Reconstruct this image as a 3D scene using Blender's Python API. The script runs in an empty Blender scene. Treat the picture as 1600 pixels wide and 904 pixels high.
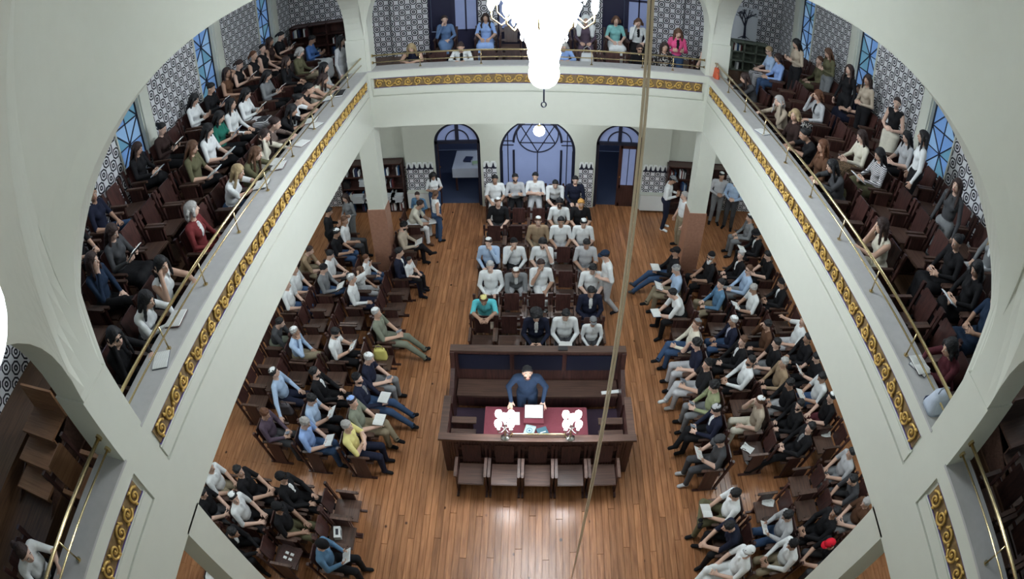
import bpy, bmesh, math, random
import numpy as np
from mathutils import Vector, Matrix

SC = bpy.context.scene
COL = SC.collection
random.seed(7)
PI = math.pi

# ---------------------------------------------------------------- camera (wide security-camera lens, fisheye polynomial)
K0, K1 = 0.8703876, 0.0877355
PIT, YAW, ROL = 0.6847564, -0.0432513, -0.0168837
CAM = Vector((-0.1354, 0.0, 8.825))
cd = bpy.data.cameras.new('camera')
cam = bpy.data.objects.new('camera', cd)
COL.objects.link(cam)
SC.camera = cam
cd.type = 'PANO'
pan = cd if hasattr(cd, 'panorama_type') else cd.cycles
pan.panorama_type = 'FISHEYE_LENS_POLYNOMIAL'
cd.sensor_fit = 'HORIZONTAL'
cd.sensor_width = 36
pan.fisheye_fov = PI
pan.fisheye_polynomial_k0 = 0
pan.fisheye_polynomial_k1 = -K0 / 18.0
pan.fisheye_polynomial_k2 = 0
pan.fisheye_polynomial_k3 = -K1 / 18.0 ** 3
pan.fisheye_polynomial_k4 = 0
cd.clip_start = 0.02
cy_, sy_ = math.cos(YAW), math.sin(YAW)
FW = Vector((sy_ * math.cos(PIT), cy_ * math.cos(PIT), -math.sin(PIT)))
rt_ = Vector((cy_, -sy_, 0))
up_ = rt_.cross(FW)
c_, s_ = math.cos(ROL), math.sin(ROL)
RT = c_ * rt_ + s_ * up_
UP = -s_ * rt_ + c_ * up_
cam.matrix_world = Matrix(((RT.x, UP.x, -FW.x, CAM.x), (RT.y, UP.y, -FW.y, CAM.y), (RT.z, UP.z, -FW.z, CAM.z), (0, 0, 0, 1)))


def ray(px, py):
    x, y = (px - 800) / 800, -(py - 452) / 800
    r = math.hypot(x, y) or 1e-9
    th = K0 * r + K1 * r ** 3
    return RT * (math.sin(th) * x / r) + UP * (math.sin(th) * y / r) + FW * math.cos(th)


def at_z(px, py, z):
    w = ray(px, py)
    return CAM + w * ((z - CAM.z) / w.z)


# ---------------------------------------------------------------- world, exposure
W = bpy.data.worlds.new('world')
SC.world = W
W.use_nodes = True
bg = W.node_tree.nodes['Background']
bg.inputs[0].default_value = (0.30, 0.40, 0.62, 1)
bg.inputs[1].default_value = 0.5
SC.view_settings.view_transform = 'Standard'
SC.view_settings.look = 'None'
SC.view_settings.exposure = 0.0
SC.view_settings.gamma = 1.0
SC.view_settings.use_curve_mapping = False

CHAND_UP = 34.0
CHAND_W = 620.0      # chandelier
GLOBE_W = 48.0       # every globe lamp
CANDLE_W = 16.0
COOL = (0.86, 0.93, 1.0)

# ---------------------------------------------------------------- materials
MATS = {}


def new_mat(name):
    m = bpy.data.materials.new(name)
    m.use_nodes = True
    nt = m.node_tree
    return m, nt, nt.nodes['Principled BSDF']


def N(nt, typ, **kw):
    n = nt.nodes.new(typ)
    for k, v in kw.items():
        setattr(n, k, v)
    return n


def plain(name, col, rough=0.6, metal=0.0, bump=0.0, scale=40.0, emit=None, var=0.0, spec=0.5):
    if name in MATS:
        return MATS[name]
    m, nt, b = new_mat(name)
    b.inputs['Base Color'].default_value = (*col, 1)
    b.inputs['Roughness'].default_value = rough
    b.inputs['Metallic'].default_value = metal
    b.inputs['Specular IOR Level'].default_value = spec
    if emit:
        b.inputs['Emission Color'].default_value = (*emit[:3], 1)
        b.inputs['Emission Strength'].default_value = emit[3]
    if bump or var:
        tc = N(nt, 'ShaderNodeTexCoord')
        no = N(nt, 'ShaderNodeTexNoise')
        no.inputs['Scale'].default_value = scale
        no.inputs['Detail'].default_value = 3
        nt.links.new(tc.outputs['Object'], no.inputs['Vector'])
        if bump:
            bp = N(nt, 'ShaderNodeBump')
            bp.inputs['Strength'].default_value = bump
            bp.inputs['Distance'].default_value = 0.02
            nt.links.new(no.outputs['Fac'], bp.inputs['Height'])
            nt.links.new(bp.outputs['Normal'], b.inputs['Normal'])
        if var:
            mx = N(nt, 'ShaderNodeMix', data_type='RGBA')
            mx.inputs[6].default_value = (*[c * (1 - var) for c in col], 1)
            mx.inputs[7].default_value = (*[min(1, c * (1 + var)) for c in col], 1)
            nt.links.new(no.outputs['Fac'], mx.inputs[0])
            nt.links.new(mx.outputs[2], b.inputs['Base Color'])
    MATS[name] = m
    return m


def wood(name, dark, light, rough=0.35, axis=1, rnd=0.25, knots=False, scale=6.0):
    """grain running along one object axis, tone shifted per object"""
    m, nt, b = new_mat(name)
    tc = N(nt, 'ShaderNodeTexCoord')
    oi = N(nt, 'ShaderNodeObjectInfo')
    mp = N(nt, 'ShaderNodeMapping')
    sc = [scale * 5] * 3
    sc[axis] = scale * 0.35
    mp.inputs['Scale'].default_value = sc
    ad = N(nt, 'ShaderNodeVectorMath', operation='ADD')
    sp = N(nt, 'ShaderNodeVectorMath', operation='SCALE')
    cb = N(nt, 'ShaderNodeCombineXYZ')
    for i in range(3):
        nt.links.new(oi.outputs['Random'], cb.inputs[i])
    nt.links.new(cb.outputs[0], sp.inputs[0])
    sp.inputs[3].default_value = 37.0
    nt.links.new(tc.outputs['Object'], ad.inputs[0])
    nt.links.new(sp.outputs[0], ad.inputs[1])
    nt.links.new(ad.outputs[0], mp.inputs['Vector'])
    no = N(nt, 'ShaderNodeTexNoise')
    no.inputs['Scale'].default_value = 1.0
    no.inputs['Detail'].default_value = 6
    no.inputs['Distortion'].default_value = 0.6
    nt.links.new(mp.outputs[0], no.inputs['Vector'])
    cr = N(nt, 'ShaderNodeValToRGB')
    cr.color_ramp.elements[0].color = (*dark, 1)
    cr.color_ramp.elements[0].position = 0.3
    cr.color_ramp.elements[1].color = (*light, 1)
    cr.color_ramp.elements[1].position = 0.72
    nt.links.new(no.outputs['Fac'], cr.inputs[0])
    hs = N(nt, 'ShaderNodeHueSaturation')
    mr = N(nt, 'ShaderNodeMapRange')
    mr.inputs[3].default_value = 1 - rnd
    mr.inputs[4].default_value = 1 + rnd
    nt.links.new(oi.outputs['Random'], mr.inputs[0])
    nt.links.new(mr.outputs[0], hs.inputs['Value'])
    nt.links.new(cr.outputs[0], hs.inputs['Color'])
    out = hs.outputs[0]
    if knots:
        vo = N(nt, 'ShaderNodeTexVoronoi')
        vo.inputs['Scale'].default_value = 2.6
        m2 = N(nt, 'ShaderNodeMapping')
        m2.inputs['Scale'].default_value = (1.0, 0.75, 1.0)
        nt.links.new(ad.outputs[0], m2.inputs['Vector'])
        nt.links.new(m2.outputs[0], vo.inputs['Vector'])
        lt = N(nt, 'ShaderNodeMapRange')
        lt.inputs[1].default_value = 0.035
        lt.inputs[2].default_value = 0.09
        lt.inputs[3].default_value = 1.0
        lt.inputs[4].default_value = 0.0
        nt.links.new(vo.outputs['Distance'], lt.inputs[0])
        mx = N(nt, 'ShaderNodeMix', data_type='RGBA')
        mx.inputs[7].default_value = (dark[0] * 0.18, dark[1] * 0.15, dark[2] * 0.15, 1)
        nt.links.new(lt.outputs[0], mx.inputs[0])
        nt.links.new(out, mx.inputs[6])
        out = mx.outputs[2]
    nt.links.new(out, b.inputs['Base Color'])
    b.inputs['Roughness'].default_value = rough
    bp = N(nt, 'ShaderNodeBump')
    bp.inputs['Strength'].default_value = 0.12
    bp.inputs['Distance'].default_value = 0.01
    nt.links.new(no.outputs['Fac'], bp.inputs['Height'])
    nt.links.new(bp.outputs['Normal'], b.inputs['Normal'])
    MATS[name] = m
    return m


def tile_mat(name, ua, period=0.33):
    """black and white azulejo print: nested lozenges on a staggered lattice; ua = world axis used as horizontal"""
    m, nt, b = new_mat(name)
    geo = N(nt, 'ShaderNodeNewGeometry')
    sx = N(nt, 'ShaderNodeSeparateXYZ')
    nt.links.new(geo.outputs['Position'], sx.inputs[0])

    def math_(op, a, b_=None, c=None):
        n = N(nt, 'ShaderNodeMath', operation=op)
        for i, v in enumerate((a, b_, c)):
            if v is None:
                continue
            if isinstance(v, (int, float)):
                n.inputs[i].default_value = v
            else:
                nt.links.new(v, n.inputs[i])
        return n.outputs[0]
    u = math_('DIVIDE', sx.outputs[ua], period)
    v = math_('DIVIDE', sx.outputs[2], period)
    a = math_('ADD', u, v)
    d = math_('SUBTRACT', u, v)
    fa = math_('ABSOLUTE', math_('SUBTRACT', math_('FRACT', a), 0.5))
    fd = math_('ABSOLUTE', math_('SUBTRACT', math_('FRACT', d), 0.5))
    mx = math_('MAXIMUM', fa, fd)
    sm = math_('MULTIPLY', math_('ADD', fa, fd), 0.74)
    r = math_('MAXIMUM', mx, sm)                       # octagon distance 0..0.5+
    cr = N(nt, 'ShaderNodeValToRGB')
    cr.color_ramp.interpolation = 'CONSTANT'
    blk, wht, gry = (0.012, 0.013, 0.022, 1), (0.70, 0.71, 0.74, 1), (0.30, 0.31, 0.36, 1)
    stops = [(0.0, wht), (0.07, blk), (0.20, wht), (0.325, blk), (0.455, wht)]
    el = cr.color_ramp.elements
    el[0].position, el[0].color = stops[0]
    el[1].position, el[1].color = stops[-1]
    for p, c in stops[1:-1]:
        e = el.new(p)
        e.color = c
    nt.links.new(r, cr.inputs[0])
    # small four-pointed links where four lozenges meet
    lk = math_('GREATER_THAN', math_('MINIMUM', fa, fd), 0.455)
    mxn = N(nt, 'ShaderNodeMix', data_type='RGBA')
    mxn.inputs[7].default_value = (0.70, 0.71, 0.74, 1)
    nt.links.new(lk, mxn.inputs[0])
    nt.links.new(cr.outputs[0], mxn.inputs[6])
    nt.links.new(mxn.outputs[2], b.inputs['Base Color'])
    b.inputs['Roughness'].default_value = 0.3
    MATS[name] = m
    return m


def stripe_mat(name, c1, c2, scale=34.0):
    if name in MATS:
        return MATS[name]
    m, nt, b = new_mat(name)
    tc = N(nt, 'ShaderNodeTexCoord')
    wv = N(nt, 'ShaderNodeTexWave')
    wv.bands_direction = 'Z'
    wv.inputs['Scale'].default_value = scale / 3
    wv.inputs['Distortion'].default_value = 1.0
    nt.links.new(tc.outputs['Object'], wv.inputs['Vector'])
    cr = N(nt, 'ShaderNodeValToRGB')
    cr.color_ramp.interpolation = 'CONSTANT'
    cr.color_ramp.elements[0].color = (*c1, 1)
    cr.color_ramp.elements[1].color = (*c2, 1)
    cr.color_ramp.elements[1].position = 0.5
    nt.links.new(wv.outputs['Fac'], cr.inputs[0])
    nt.links.new(cr.outputs[0], b.inputs['Base Color'])
    b.inputs['Roughness'].default_value = 0.9
    MATS[name] = m
    return m


def pattern_mat(name, c1, c2, scale=55.0):
    if name in MATS:
        return MATS[name]
    m, nt, b = new_mat(name)
    tc = N(nt, 'ShaderNodeTexCoord')
    wv = N(nt, 'ShaderNodeTexVoronoi')
    wv.inputs['Scale'].default_value = scale
    nt.links.new(tc.outputs['Object'], wv.inputs['Vector'])
    cr = N(nt, 'ShaderNodeValToRGB')
    cr.color_ramp.interpolation = 'CONSTANT'
    cr.color_ramp.elements[0].color = (*c1, 1)
    cr.color_ramp.elements[1].color = (*c2, 1)
    cr.color_ramp.elements[1].position = 0.42
    nt.links.new(wv.outputs['Distance'], cr.inputs[0])
    nt.links.new(cr.outputs[0], b.inputs['Base Color'])
    b.inputs['Roughness'].default_value = 0.9
    MATS[name] = m
    return m


def print_mat():
    """book page with printed lines"""
    m, nt, b = new_mat('page')
    tc = N(nt, 'ShaderNodeTexCoord')
    sx = N(nt, 'ShaderNodeSeparateXYZ')
    nt.links.new(tc.outputs['Object'], sx.inputs[0])
    ml = N(nt, 'ShaderNodeMath', operation='MULTIPLY')
    ml.inputs[1].default_value = 70
    nt.links.new(sx.outputs[1], ml.inputs[0])
    fr = N(nt, 'ShaderNodeMath', operation='FRACT')
    nt.links.new(ml.outputs[0], fr.inputs[0])
    gt = N(nt, 'ShaderNodeMath', operation='GREATER_THAN')
    gt.inputs[1].default_value = 0.62
    nt.links.new(fr.outputs[0], gt.inputs[0])
    mx = N(nt, 'ShaderNodeMix', data_type='RGBA')
    mx.inputs[6].default_value = (0.82, 0.84, 0.82, 1)
    mx.inputs[7].default_value = (0.50, 0.52, 0.52, 1)
    nt.links.new(gt.outputs[0], mx.inputs[0])
    nt.links.new(mx.outputs[2], b.inputs['Base Color'])
    b.inputs['Roughness'].default_value = 0.8
    MATS['page'] = m
    return m


M_PLASTER = plain('cream plaster', (0.60, 0.62, 0.55), 0.75, bump=0.04, scale=7, var=0.025)
M_PLASTER2 = plain('grey cream plaster', (0.54, 0.56, 0.49), 0.8, bump=0.04, scale=7, var=0.03)
M_MARBLE = plain('grey ledge stone', (0.42, 0.42, 0.42), 0.45, var=0.12, scale=9)
M_PINK = plain('pink brown marble', (0.33, 0.17, 0.115), 0.35, var=0.3, scale=14)
M_TILEX = tile_mat('azulejo tiles across', 0, .30)
M_TILEY = tile_mat('azulejo tiles along', 1, .30)
M_DARKW = wood('dark mahogany', (0.028, 0.012, 0.011), (0.080, 0.034, 0.028), 0.32, axis=2, rnd=0.25)
M_SEATW = wood('brown seat wood', (0.050, 0.027, 0.021), (0.115, 0.064, 0.046), 0.42, axis=0, rnd=0.3)
M_PANELW = wood('red brown back panel', (0.030, 0.013, 0.012), (0.080, 0.034, 0.029), 0.3, axis=2, rnd=0.3)
M_TANW = wood('tan pine', (0.20, 0.095, 0.045), (0.36, 0.19, 0.10), 0.4, axis=0, rnd=0.2, knots=True)
M_FLOORW = wood('honey floor board', (0.235, 0.098, 0.042), (0.45, 0.205, 0.092), 0.27, axis=1, rnd=0.22, knots=True, scale=5)
M_GALW = wood('worn gallery boards', (0.060, 0.030, 0.018), (0.16, 0.085, 0.045), 0.4, axis=1, rnd=0.1)
M_BRASS = plain('brass', (0.66, 0.53, 0.30), 0.25, metal=1.0)
M_GOLD = plain('gold paint relief', (0.60, 0.39, 0.11), 0.4, metal=0.35, var=0.25, scale=20)
M_FRIEZE = plain('frieze ground', (0.20, 0.13, 0.055), 0.6, var=0.6, scale=25)
M_PURPLE = plain('violet line paint', (0.10, 0.07, 0.24), 0.5)
M_IRON = plain('dark iron frame', (0.012, 0.014, 0.03), 0.4)
M_BLUEGLASS = plain('dusk lit blue glass', (0.08, 0.16, 0.36), 0.15, emit=(0.13, 0.25, 0.47, 0.62))
M_BLUEGLASS2 = plain('dusk lit pale blue glass', (0.12, 0.22, 0.38), 0.15, emit=(0.20, 0.33, 0.50, 0.65))
M_TEALGLASS = plain('dusk lit teal glass', (0.08, 0.20, 0.30), 0.15, emit=(0.10, 0.22, 0.31, 0.6))
M_FROST = plain('backlit frosted blue glass', (0.20, 0.25, 0.40), 0.25, emit=(0.19, 0.23, 0.42, 0.36), var=0.1, scale=3)  # glow put into the panes for light coming from behind
M_LAMP = plain('lit globe glass', (0.9, 0.95, 1.0), 0.3, emit=(0.92, 0.97, 1.0, 9.0))
M_CRYSTAL = plain('lit crystal', (0.9, 0.95, 1.0), 0.2, emit=(0.90, 0.96, 1.0, 14.0))
M_BULB = plain('candle bulb', (1, 1, 1), 0.3, emit=(0.92, 0.95, 1.0, 45.0))
M_WHITE = plain('white enamel', (0.72, 0.75, 0.74), 0.4)
M_PAGE = print_mat()
M_COVER = plain('dark book cover', (0.02, 0.03, 0.05), 0.5)
M_REDCLOTH = plain('dark red cloth', (0.105, 0.016, 0.026), 0.85, bump=0.15, scale=30)
M_CARPET = plain('plum carpet', (0.040, 0.022, 0.040), 0.95, bump=0.3, scale=90)
M_CORD = plain('pale plaited cord', (0.74, 0.62, 0.46), 0.8, bump=0.4, scale=200)

# ---------------------------------------------------------------- mesh helpers


def tag(o, label=None, cat=None, group=None, kind=None):
    if label:
        o['label'] = label
    if cat:
        o['category'] = cat
    if group:
        o['group'] = group
    if kind:
        o['kind'] = kind
    return o


def link(name, me, parent=None, loc=None, rot=None):
    o = bpy.data.objects.new(name, me)
    COL.objects.link(o)
    if parent:
        o.parent = parent
    if loc is not None:
        o.location = loc
    if rot is not None:
        o.rotation_euler = rot
    return o


def empty(name, loc=(0, 0, 0), rz=0.0):
    o = bpy.data.objects.new(name, None)
    o.empty_display_size = 0.1
    COL.objects.link(o)
    o.location = loc
    o.rotation_euler = (0, 0, rz)
    return o


class MB:
    """collects shapes and builds ONE mesh"""

    def __init__(s):
        s.v, s.f = [], []

    def add(s, vs, fs):
        o = len(s.v)
        s.v += [tuple(v) for v in vs]
        s.f += [tuple(i + o for i in f) for f in fs]
        return s

    def box(s, x0, x1, y0, y1, z0, z1, M=None, taper=None):
        vs = [Vector(p) for p in ((x0, y0, z0), (x1, y0, z0), (x1, y1, z0), (x0, y1, z0), (x0, y0, z1), (x1, y0, z1), (x1, y1, z1), (x0, y1, z1))]
        if M is not None:
            vs = [M @ v for v in vs]
        return s.add(vs, [(3, 2, 1, 0), (4, 5, 6, 7), (0, 1, 5, 4), (1, 2, 6, 5), (2, 3, 7, 6), (3, 0, 4, 7)])

    def prism(s, pts, a, b, axis=1):
        """polygon pts (2D) extruded from a to b along axis (0 x, 1 y, 2 z)"""
        n = len(pts)

        def mk(p, t):
            if axis == 0:
                return (t, p[0], p[1])
            if axis == 1:
                return (p[0], t, p[1])
            return (p[0], p[1], t)
        vs = [mk(p, a) for p in pts] + [mk(p, b) for p in pts]
        fs = [tuple(range(n - 1, -1, -1)), tuple(range(n, 2 * n))]
        fs += [(i, (i + 1) % n, n + (i + 1) % n, n + i) for i in range(n)]
        return s.add(vs, fs)

    def tube(s, pts, r, n=8, caps=True, closed=False):
        pts = [Vector(p) for p in pts]
        rs = r if isinstance(r, (list, tuple)) else [r] * len(pts)
        vs, fs = [], []
        m = len(pts)
        prev = None
        for i, p in enumerate(pts):
            if closed:
                t = pts[(i + 1) % m] - pts[i - 1]
            else:
                t = pts[min(i + 1, m - 1)] - pts[max(i - 1, 0)]
            t = t.normalized() if t.length > 1e-9 else Vector((0, 0, 1))
            if prev is None:
                a = t.orthogonal().normalized()
            else:
                a = prev - t * prev.dot(t)
                a = a.normalized() if a.length > 1e-6 else t.orthogonal().normalized()
            prev = a
            bb = t.cross(a)
            for k in range(n):
                an = 2 * PI * k / n
                vs.append(p + (a * math.cos(an) + bb * math.sin(an)) * rs[i])
        rng = m if closed else m - 1
        for i in range(rng):
            j = (i + 1) % m
            for k in range(n):
                k2 = (k + 1) % n
                fs.append((i * n + k, i * n + k2, j * n + k2, j * n + k))
        if caps and not closed:
            fs.append(tuple(range(n - 1, -1, -1)))
            fs.append(tuple((m - 1) * n + k for k in range(n)))
        return s.add(vs, fs)

    def lathe(s, prof, c=(0, 0, 0), n=20):
        vs, fs = [], []
        m = len(prof)
        for (r, z) in prof:
            for k in range(n):
                an = 2 * PI * k / n
                vs.append((c[0] + r * math.cos(an), c[1] + r * math.sin(an), c[2] + z))
        for i in range(m - 1):
            for k in range(n):
                k2 = (k + 1) % n
                fs.append((i * n + k, i * n + k2, (i + 1) * n + k2, (i + 1) * n + k))
        fs.append(tuple(range(n - 1, -1, -1)))
        fs.append(tuple((m - 1) * n + k for k in range(n)))
        return s.add(vs, fs)

    def ball(s, c, r, n=12, m=8, sq=1.0):
        prof = [(max(1e-4, r * math.sin(PI * i / m)), -r * sq * math.cos(PI * i / m)) for i in range(m + 1)]
        return s.lathe(prof, c, n)

    def mesh(s, name, mat, smooth=False):
        me = bpy.data.meshes.new(name)
        me.from_pydata(s.v, [], s.f)
        if mat:
            me.materials.append(mat)
        if smooth:
            me.shade_smooth()
        me.update()
        return me

    def obj(s, name, mat, parent=None, smooth=False, bev=0.0, kind=None):
        me = s.mesh(name, mat, smooth)
        o = link(name, me, parent)
        if kind:
            o['kind'] = kind
        return o


def struct(name, mb, mat, parent=None, smooth=False):
    o = mb.obj(name, mat, parent, smooth)
    if parent is None:
        o['kind'] = 'structure'
    return o


def recalc(me):
    bm = bmesh.new()
    bm.from_mesh(me)
    bmesh.ops.recalc_face_normals(bm, faces=bm.faces)
    bm.to_mesh(me)
    bm.free()


ORD = ['', 'first', 'second', 'third', 'fourth', 'fifth', 'sixth', 'seventh', 'eighth', 'ninth', 'tenth', 'eleventh', 'twelfth']


def nth(i):
    if i <= 12:
        return ORD[i]
    return '%d%s' % (i, 'st' if i % 10 == 1 and i != 11 else 'nd' if i % 10 == 2 and i != 12 else 'rd' if i % 10 == 3 and i != 13 else 'th')
# ================================================================ STRUCTURE
WX, XW, FY, YB = 3.53, 6.70, 11.24, 14.60
ZG = 4.55                      # gallery floor
TIER = (4.55, 4.75, 4.95)


def sup(t, n=2.6):
    t = min(1.0, abs(t))
    return (1 - t ** n) ** (1 / n)


# ---- floor with single boards in the open nave, joined boards under the side seats
floor = struct('floor', MB().box(-XW, XW, -2.6, YB + .2, -.12, -.024), M_FLOORW)
BWID = 0.1125
bmesh_cache = {}
nb = 64
for i in range(nb):
    x = -3.6 + i * BWID
    cuts = [1.3]
    off = [0.0, 1.55, 0.75, 2.3][i % 4] + random.uniform(-.2, .2)
    y = 1.3 + 1.2 + off
    while y < YB - .8:
        cuts.append(y)
        y += 3.9
    cuts.append(YB + .2)
    for a, b in zip(cuts[:-1], cuts[1:]):
        L = round(b - a, 3)
        if L not in bmesh_cache:
            w, l = BWID / 2 - .0028, L / 2 - .003
            h = .012
            c = .002
            m = MB().add([(-w, -l, -h), (w, -l, -h), (w, l, -h), (-w, l, -h), (-w, -l, h - c), (w, -l, h - c), (w, l, h - c), (-w, l, h - c),
                          (-w + c, -l + c, h), (w - c, -l + c, h), (w - c, l - c, h), (-w + c, l - c, h)],
                         [(3, 2, 1, 0), (0, 1, 5, 4), (1, 2, 6, 5), (2, 3, 7, 6), (3, 0, 4, 7), (4, 5, 9, 8), (5, 6, 10, 9), (6, 7, 11, 10), (7, 4, 8, 11), (8, 9, 10, 11)])
            bmesh_cache[L] = m.mesh('floor_board', M_FLOORW)
        link('floor_board', bmesh_cache[L], floor, (x + BWID / 2, a + L / 2, -.012))
for sx in (-1, 1):
    m = MB()
    for i in range(27):
        x = 3.6 + i * BWID
        y = -2.4 + (i * 1.3) % 2.6
        ys = [-2.6]
        while y < YB + .2:
            if y > ys[-1] + .3:
                ys.append(y)
            y += 2.6
        ys.append(YB + .2)
        for a, b in zip(ys[:-1], ys[1:]):
            xa, xb = sorted((sx * (x + .002), sx * (x + BWID - .002)))
            m.box(xa, xb, a + .002, b - .002, -.024, 0)
    tag(m.obj('side_floor_boards', M_FLOORW, floor), kind='stuff')


def col_wall(name, segs, z0, z1, ya, yb, mat, n=28):
    """wall along x between ya (front) and yb (back); segs: list of (xa, xb, None | (spring, rise, sill))"""
    m = MB()
    for xa, xb, op in segs:
        if op is None:
            m.box(xa, xb, ya, yb, z0, z1)
            continue
        sp, ri, sill = op
        c, h = (xa + xb) / 2, (xb - xa) / 2
        xs = [xa + (xb - xa) * (0.5 - 0.5 * math.cos(PI * i / n)) for i in range(n + 1)]
        for x_a, x_b in zip(xs[:-1], xs[1:]):
            za, zb = sp + ri * sup((x_a - c) / h, 2), sp + ri * sup((x_b - c) / h, 2)
            za, zb = min(za, z1 - .01), min(zb, z1 - .01)
            m.add([(x_a, ya, za), (x_b, ya, zb), (x_b, ya, z1), (x_a, ya, z1), (x_a, yb, za), (x_b, yb, zb), (x_b, yb, z1), (x_a, yb, z1)],
                  [(0, 1, 2, 3), (7, 6, 5, 4), (0, 4, 5, 1), (3, 2, 6, 7)])
        if sill > z0:
            m.box(xa, xb, ya, yb, z0, sill)
    return struct(name, m, mat)


DOORL, WINC, DOORR = (-2.87, -1.58), (-1.05, 1.05), (1.62, 2.95)
back = col_wall('wall_back', [(-3.74, DOORL[0], None), (*DOORL, (2.05, .64, 0)), (DOORL[1], WINC[0], None), (*WINC, (1.75, 1.05, .35)),
                              (WINC[1], DOORR[0], None), (*DOORR, (2.05, .64, 0)), (DOORR[1], 3.74, None)], 0, 4.12, YB, YB + .28, M_PLASTER2)
struct('wall_back_corner', MB().box(-XW, -3.74, YB + .14, YB + .28, 0, 4.12).box(3.74, XW, YB + .14, YB + .28, 0, 4.12), M_PLASTER2)
# tiled dado pieces of the back wall with crenellated crown
for xa, xb, y in ((-3.72, DOORL[0] - .06, YB), (DOORL[1] + .07, WINC[0] - .09, YB), (WINC[1] + .12, DOORR[0] - .05, YB), (DOORR[1] + .06, 3.72, YB), (-XW, -3.78, YB + .14), (3.78, XW, YB + .14)):
    d = MB().box(xa, xb, y - .02, y - .001, .02, 1.27).obj('tile_dado', M_TILEX, back)
    m = MB()
    kk = MB()
    nmer = max(2, round((xb - xa) / .15))
    st = (xb - xa) / nmer
    kk.box(xa, xb, y - .03, y - .001, 1.27, 1.31)
    for i in range(nmer):
        cx = xa + (i + .5) * st
        m.box(cx - st * .5, cx + st * .5, y - .02, y - .001, 1.31, 1.42)
        m.prism([(cx - st * .5, 1.42), (cx + st * .5, 1.42), (cx + st * .3, 1.49), (cx - st * .3, 1.49)], y - .02, y - .001)
        kk.prism([(cx - .045, 1.31), (cx + .045, 1.31), (cx + .02, 1.38), (cx + .022, 1.40), (cx, 1.46), (cx - .022, 1.40), (cx - .02, 1.38)], y - .026, y - .0195)
    m.obj('merlon_band', M_WHITE, d)
    kk.obj('black_motifs', M_IRON, d)

# ---- vestibule beyond the doors
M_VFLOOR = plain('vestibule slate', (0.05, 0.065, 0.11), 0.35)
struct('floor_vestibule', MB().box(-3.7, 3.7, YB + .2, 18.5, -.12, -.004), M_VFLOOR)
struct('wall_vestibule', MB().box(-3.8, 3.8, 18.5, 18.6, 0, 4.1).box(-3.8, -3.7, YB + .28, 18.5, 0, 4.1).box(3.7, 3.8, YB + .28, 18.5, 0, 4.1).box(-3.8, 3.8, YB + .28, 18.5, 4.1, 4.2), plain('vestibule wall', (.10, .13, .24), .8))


def bar(m, a, b, w=.022, d=.03):
    """flat bar in the xz plane from a=(x,z) to b, y centred on 0"""
    a, b = Vector((a[0], 0, a[1])), Vector((b[0], 0, b[1]))
    t = (b - a).normalized()
    n = Vector((-t.z, 0, t.x)) * (w / 2)
    y = Vector((0, d / 2, 0))
    vs = [a - n - y, a + n - y, b + n - y, b - n - y, a - n + y, a + n + y, b + n + y, b - n + y]
    m.add(vs, [(3, 2, 1, 0), (4, 5, 6, 7), (0, 1, 5, 4), (1, 2, 6, 5), (2, 3, 7, 6), (3, 0, 4, 7)])


def arc(m, c, rx, rz, a0, a1, w=.022, d=.03, n=18):
    ps = [(c[0] + rx * math.cos(a0 + (a1 - a0) * i / n), c[1] + rz * math.sin(a0 + (a1 - a0) * i / n)) for i in range(n + 1)]
    for p, q in zip(ps[:-1], ps[1:]):
        bar(m, p, q, w, d)


def arch_glass(x0, x1, sp, ri, z0, y, th=.012, n=20):
    c, h = (x0 + x1) / 2, (x1 - x0) / 2
    pts = [(x0, z0), (x1, z0)] + [(c + h * math.cos(PI * i / n), sp + ri * math.sin(PI * i / n)) for i in range(n + 1)]
    return MB().prism(pts, y, y + th)


def offy(mb, y):
    mb.v = [(v[0], v[1] + y, v[2]) for v in mb.v]
    return mb


# centre window with circle and six-pointed star
wc = tag(empty('window_1'), kind='structure')
m = MB()
arc(m, (0, 1.75), 1.02, 1.02, 0, PI, .09, .12, 30)
for sx in (-1, 1):
    bar(m, (sx * 1.01, .35), (sx * 1.01, 1.75), .09, .12)
    bar(m, (sx * .66, .35), (sx * .66, 1.78), .06, .09)
    bar(m, (sx * .82, .35), (sx * .82, 2.4), .025, .05)
    bar(m, (sx * .66, 2.06), (sx * 1.0, 2.06), .025, .05)
    bar(m, (sx * .66, 1.93), (sx * 1.0, 1.93), .025, .05)
arc(m, (0, 2.02), .66, .72, 0, PI, .06, .09, 26)
bar(m, (-1.02, .38), (1.02, .38), .08, .12)
offy(m, YB + .15).obj('window_frame', M_IRON, wc)
m = MB()
CZ, CR = 2.28, .57
arc(m, (0, CZ), CR, CR, 0, 2 * PI, .03, .05, 36)
for k in (0, 1):
    ps = [(CR * .97 * math.sin(2 * PI * j / 3 + k * PI), CZ + CR * .97 * math.cos(2 * PI * j / 3 + k * PI)) for j in range(3)]
    for j in range(3):
        bar(m, ps[j], ps[(j + 1) % 3], .026, .04)
bar(m, (0, .38), (0, CZ - CR), .026, .05)
offy(m, YB + .15).obj('star_tracery', M_IRON, wc)
arch_glass(-1.0, 1.0, 1.75, 1.0, .38, YB + .15).obj('pane', M_FROST, wc)


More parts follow.
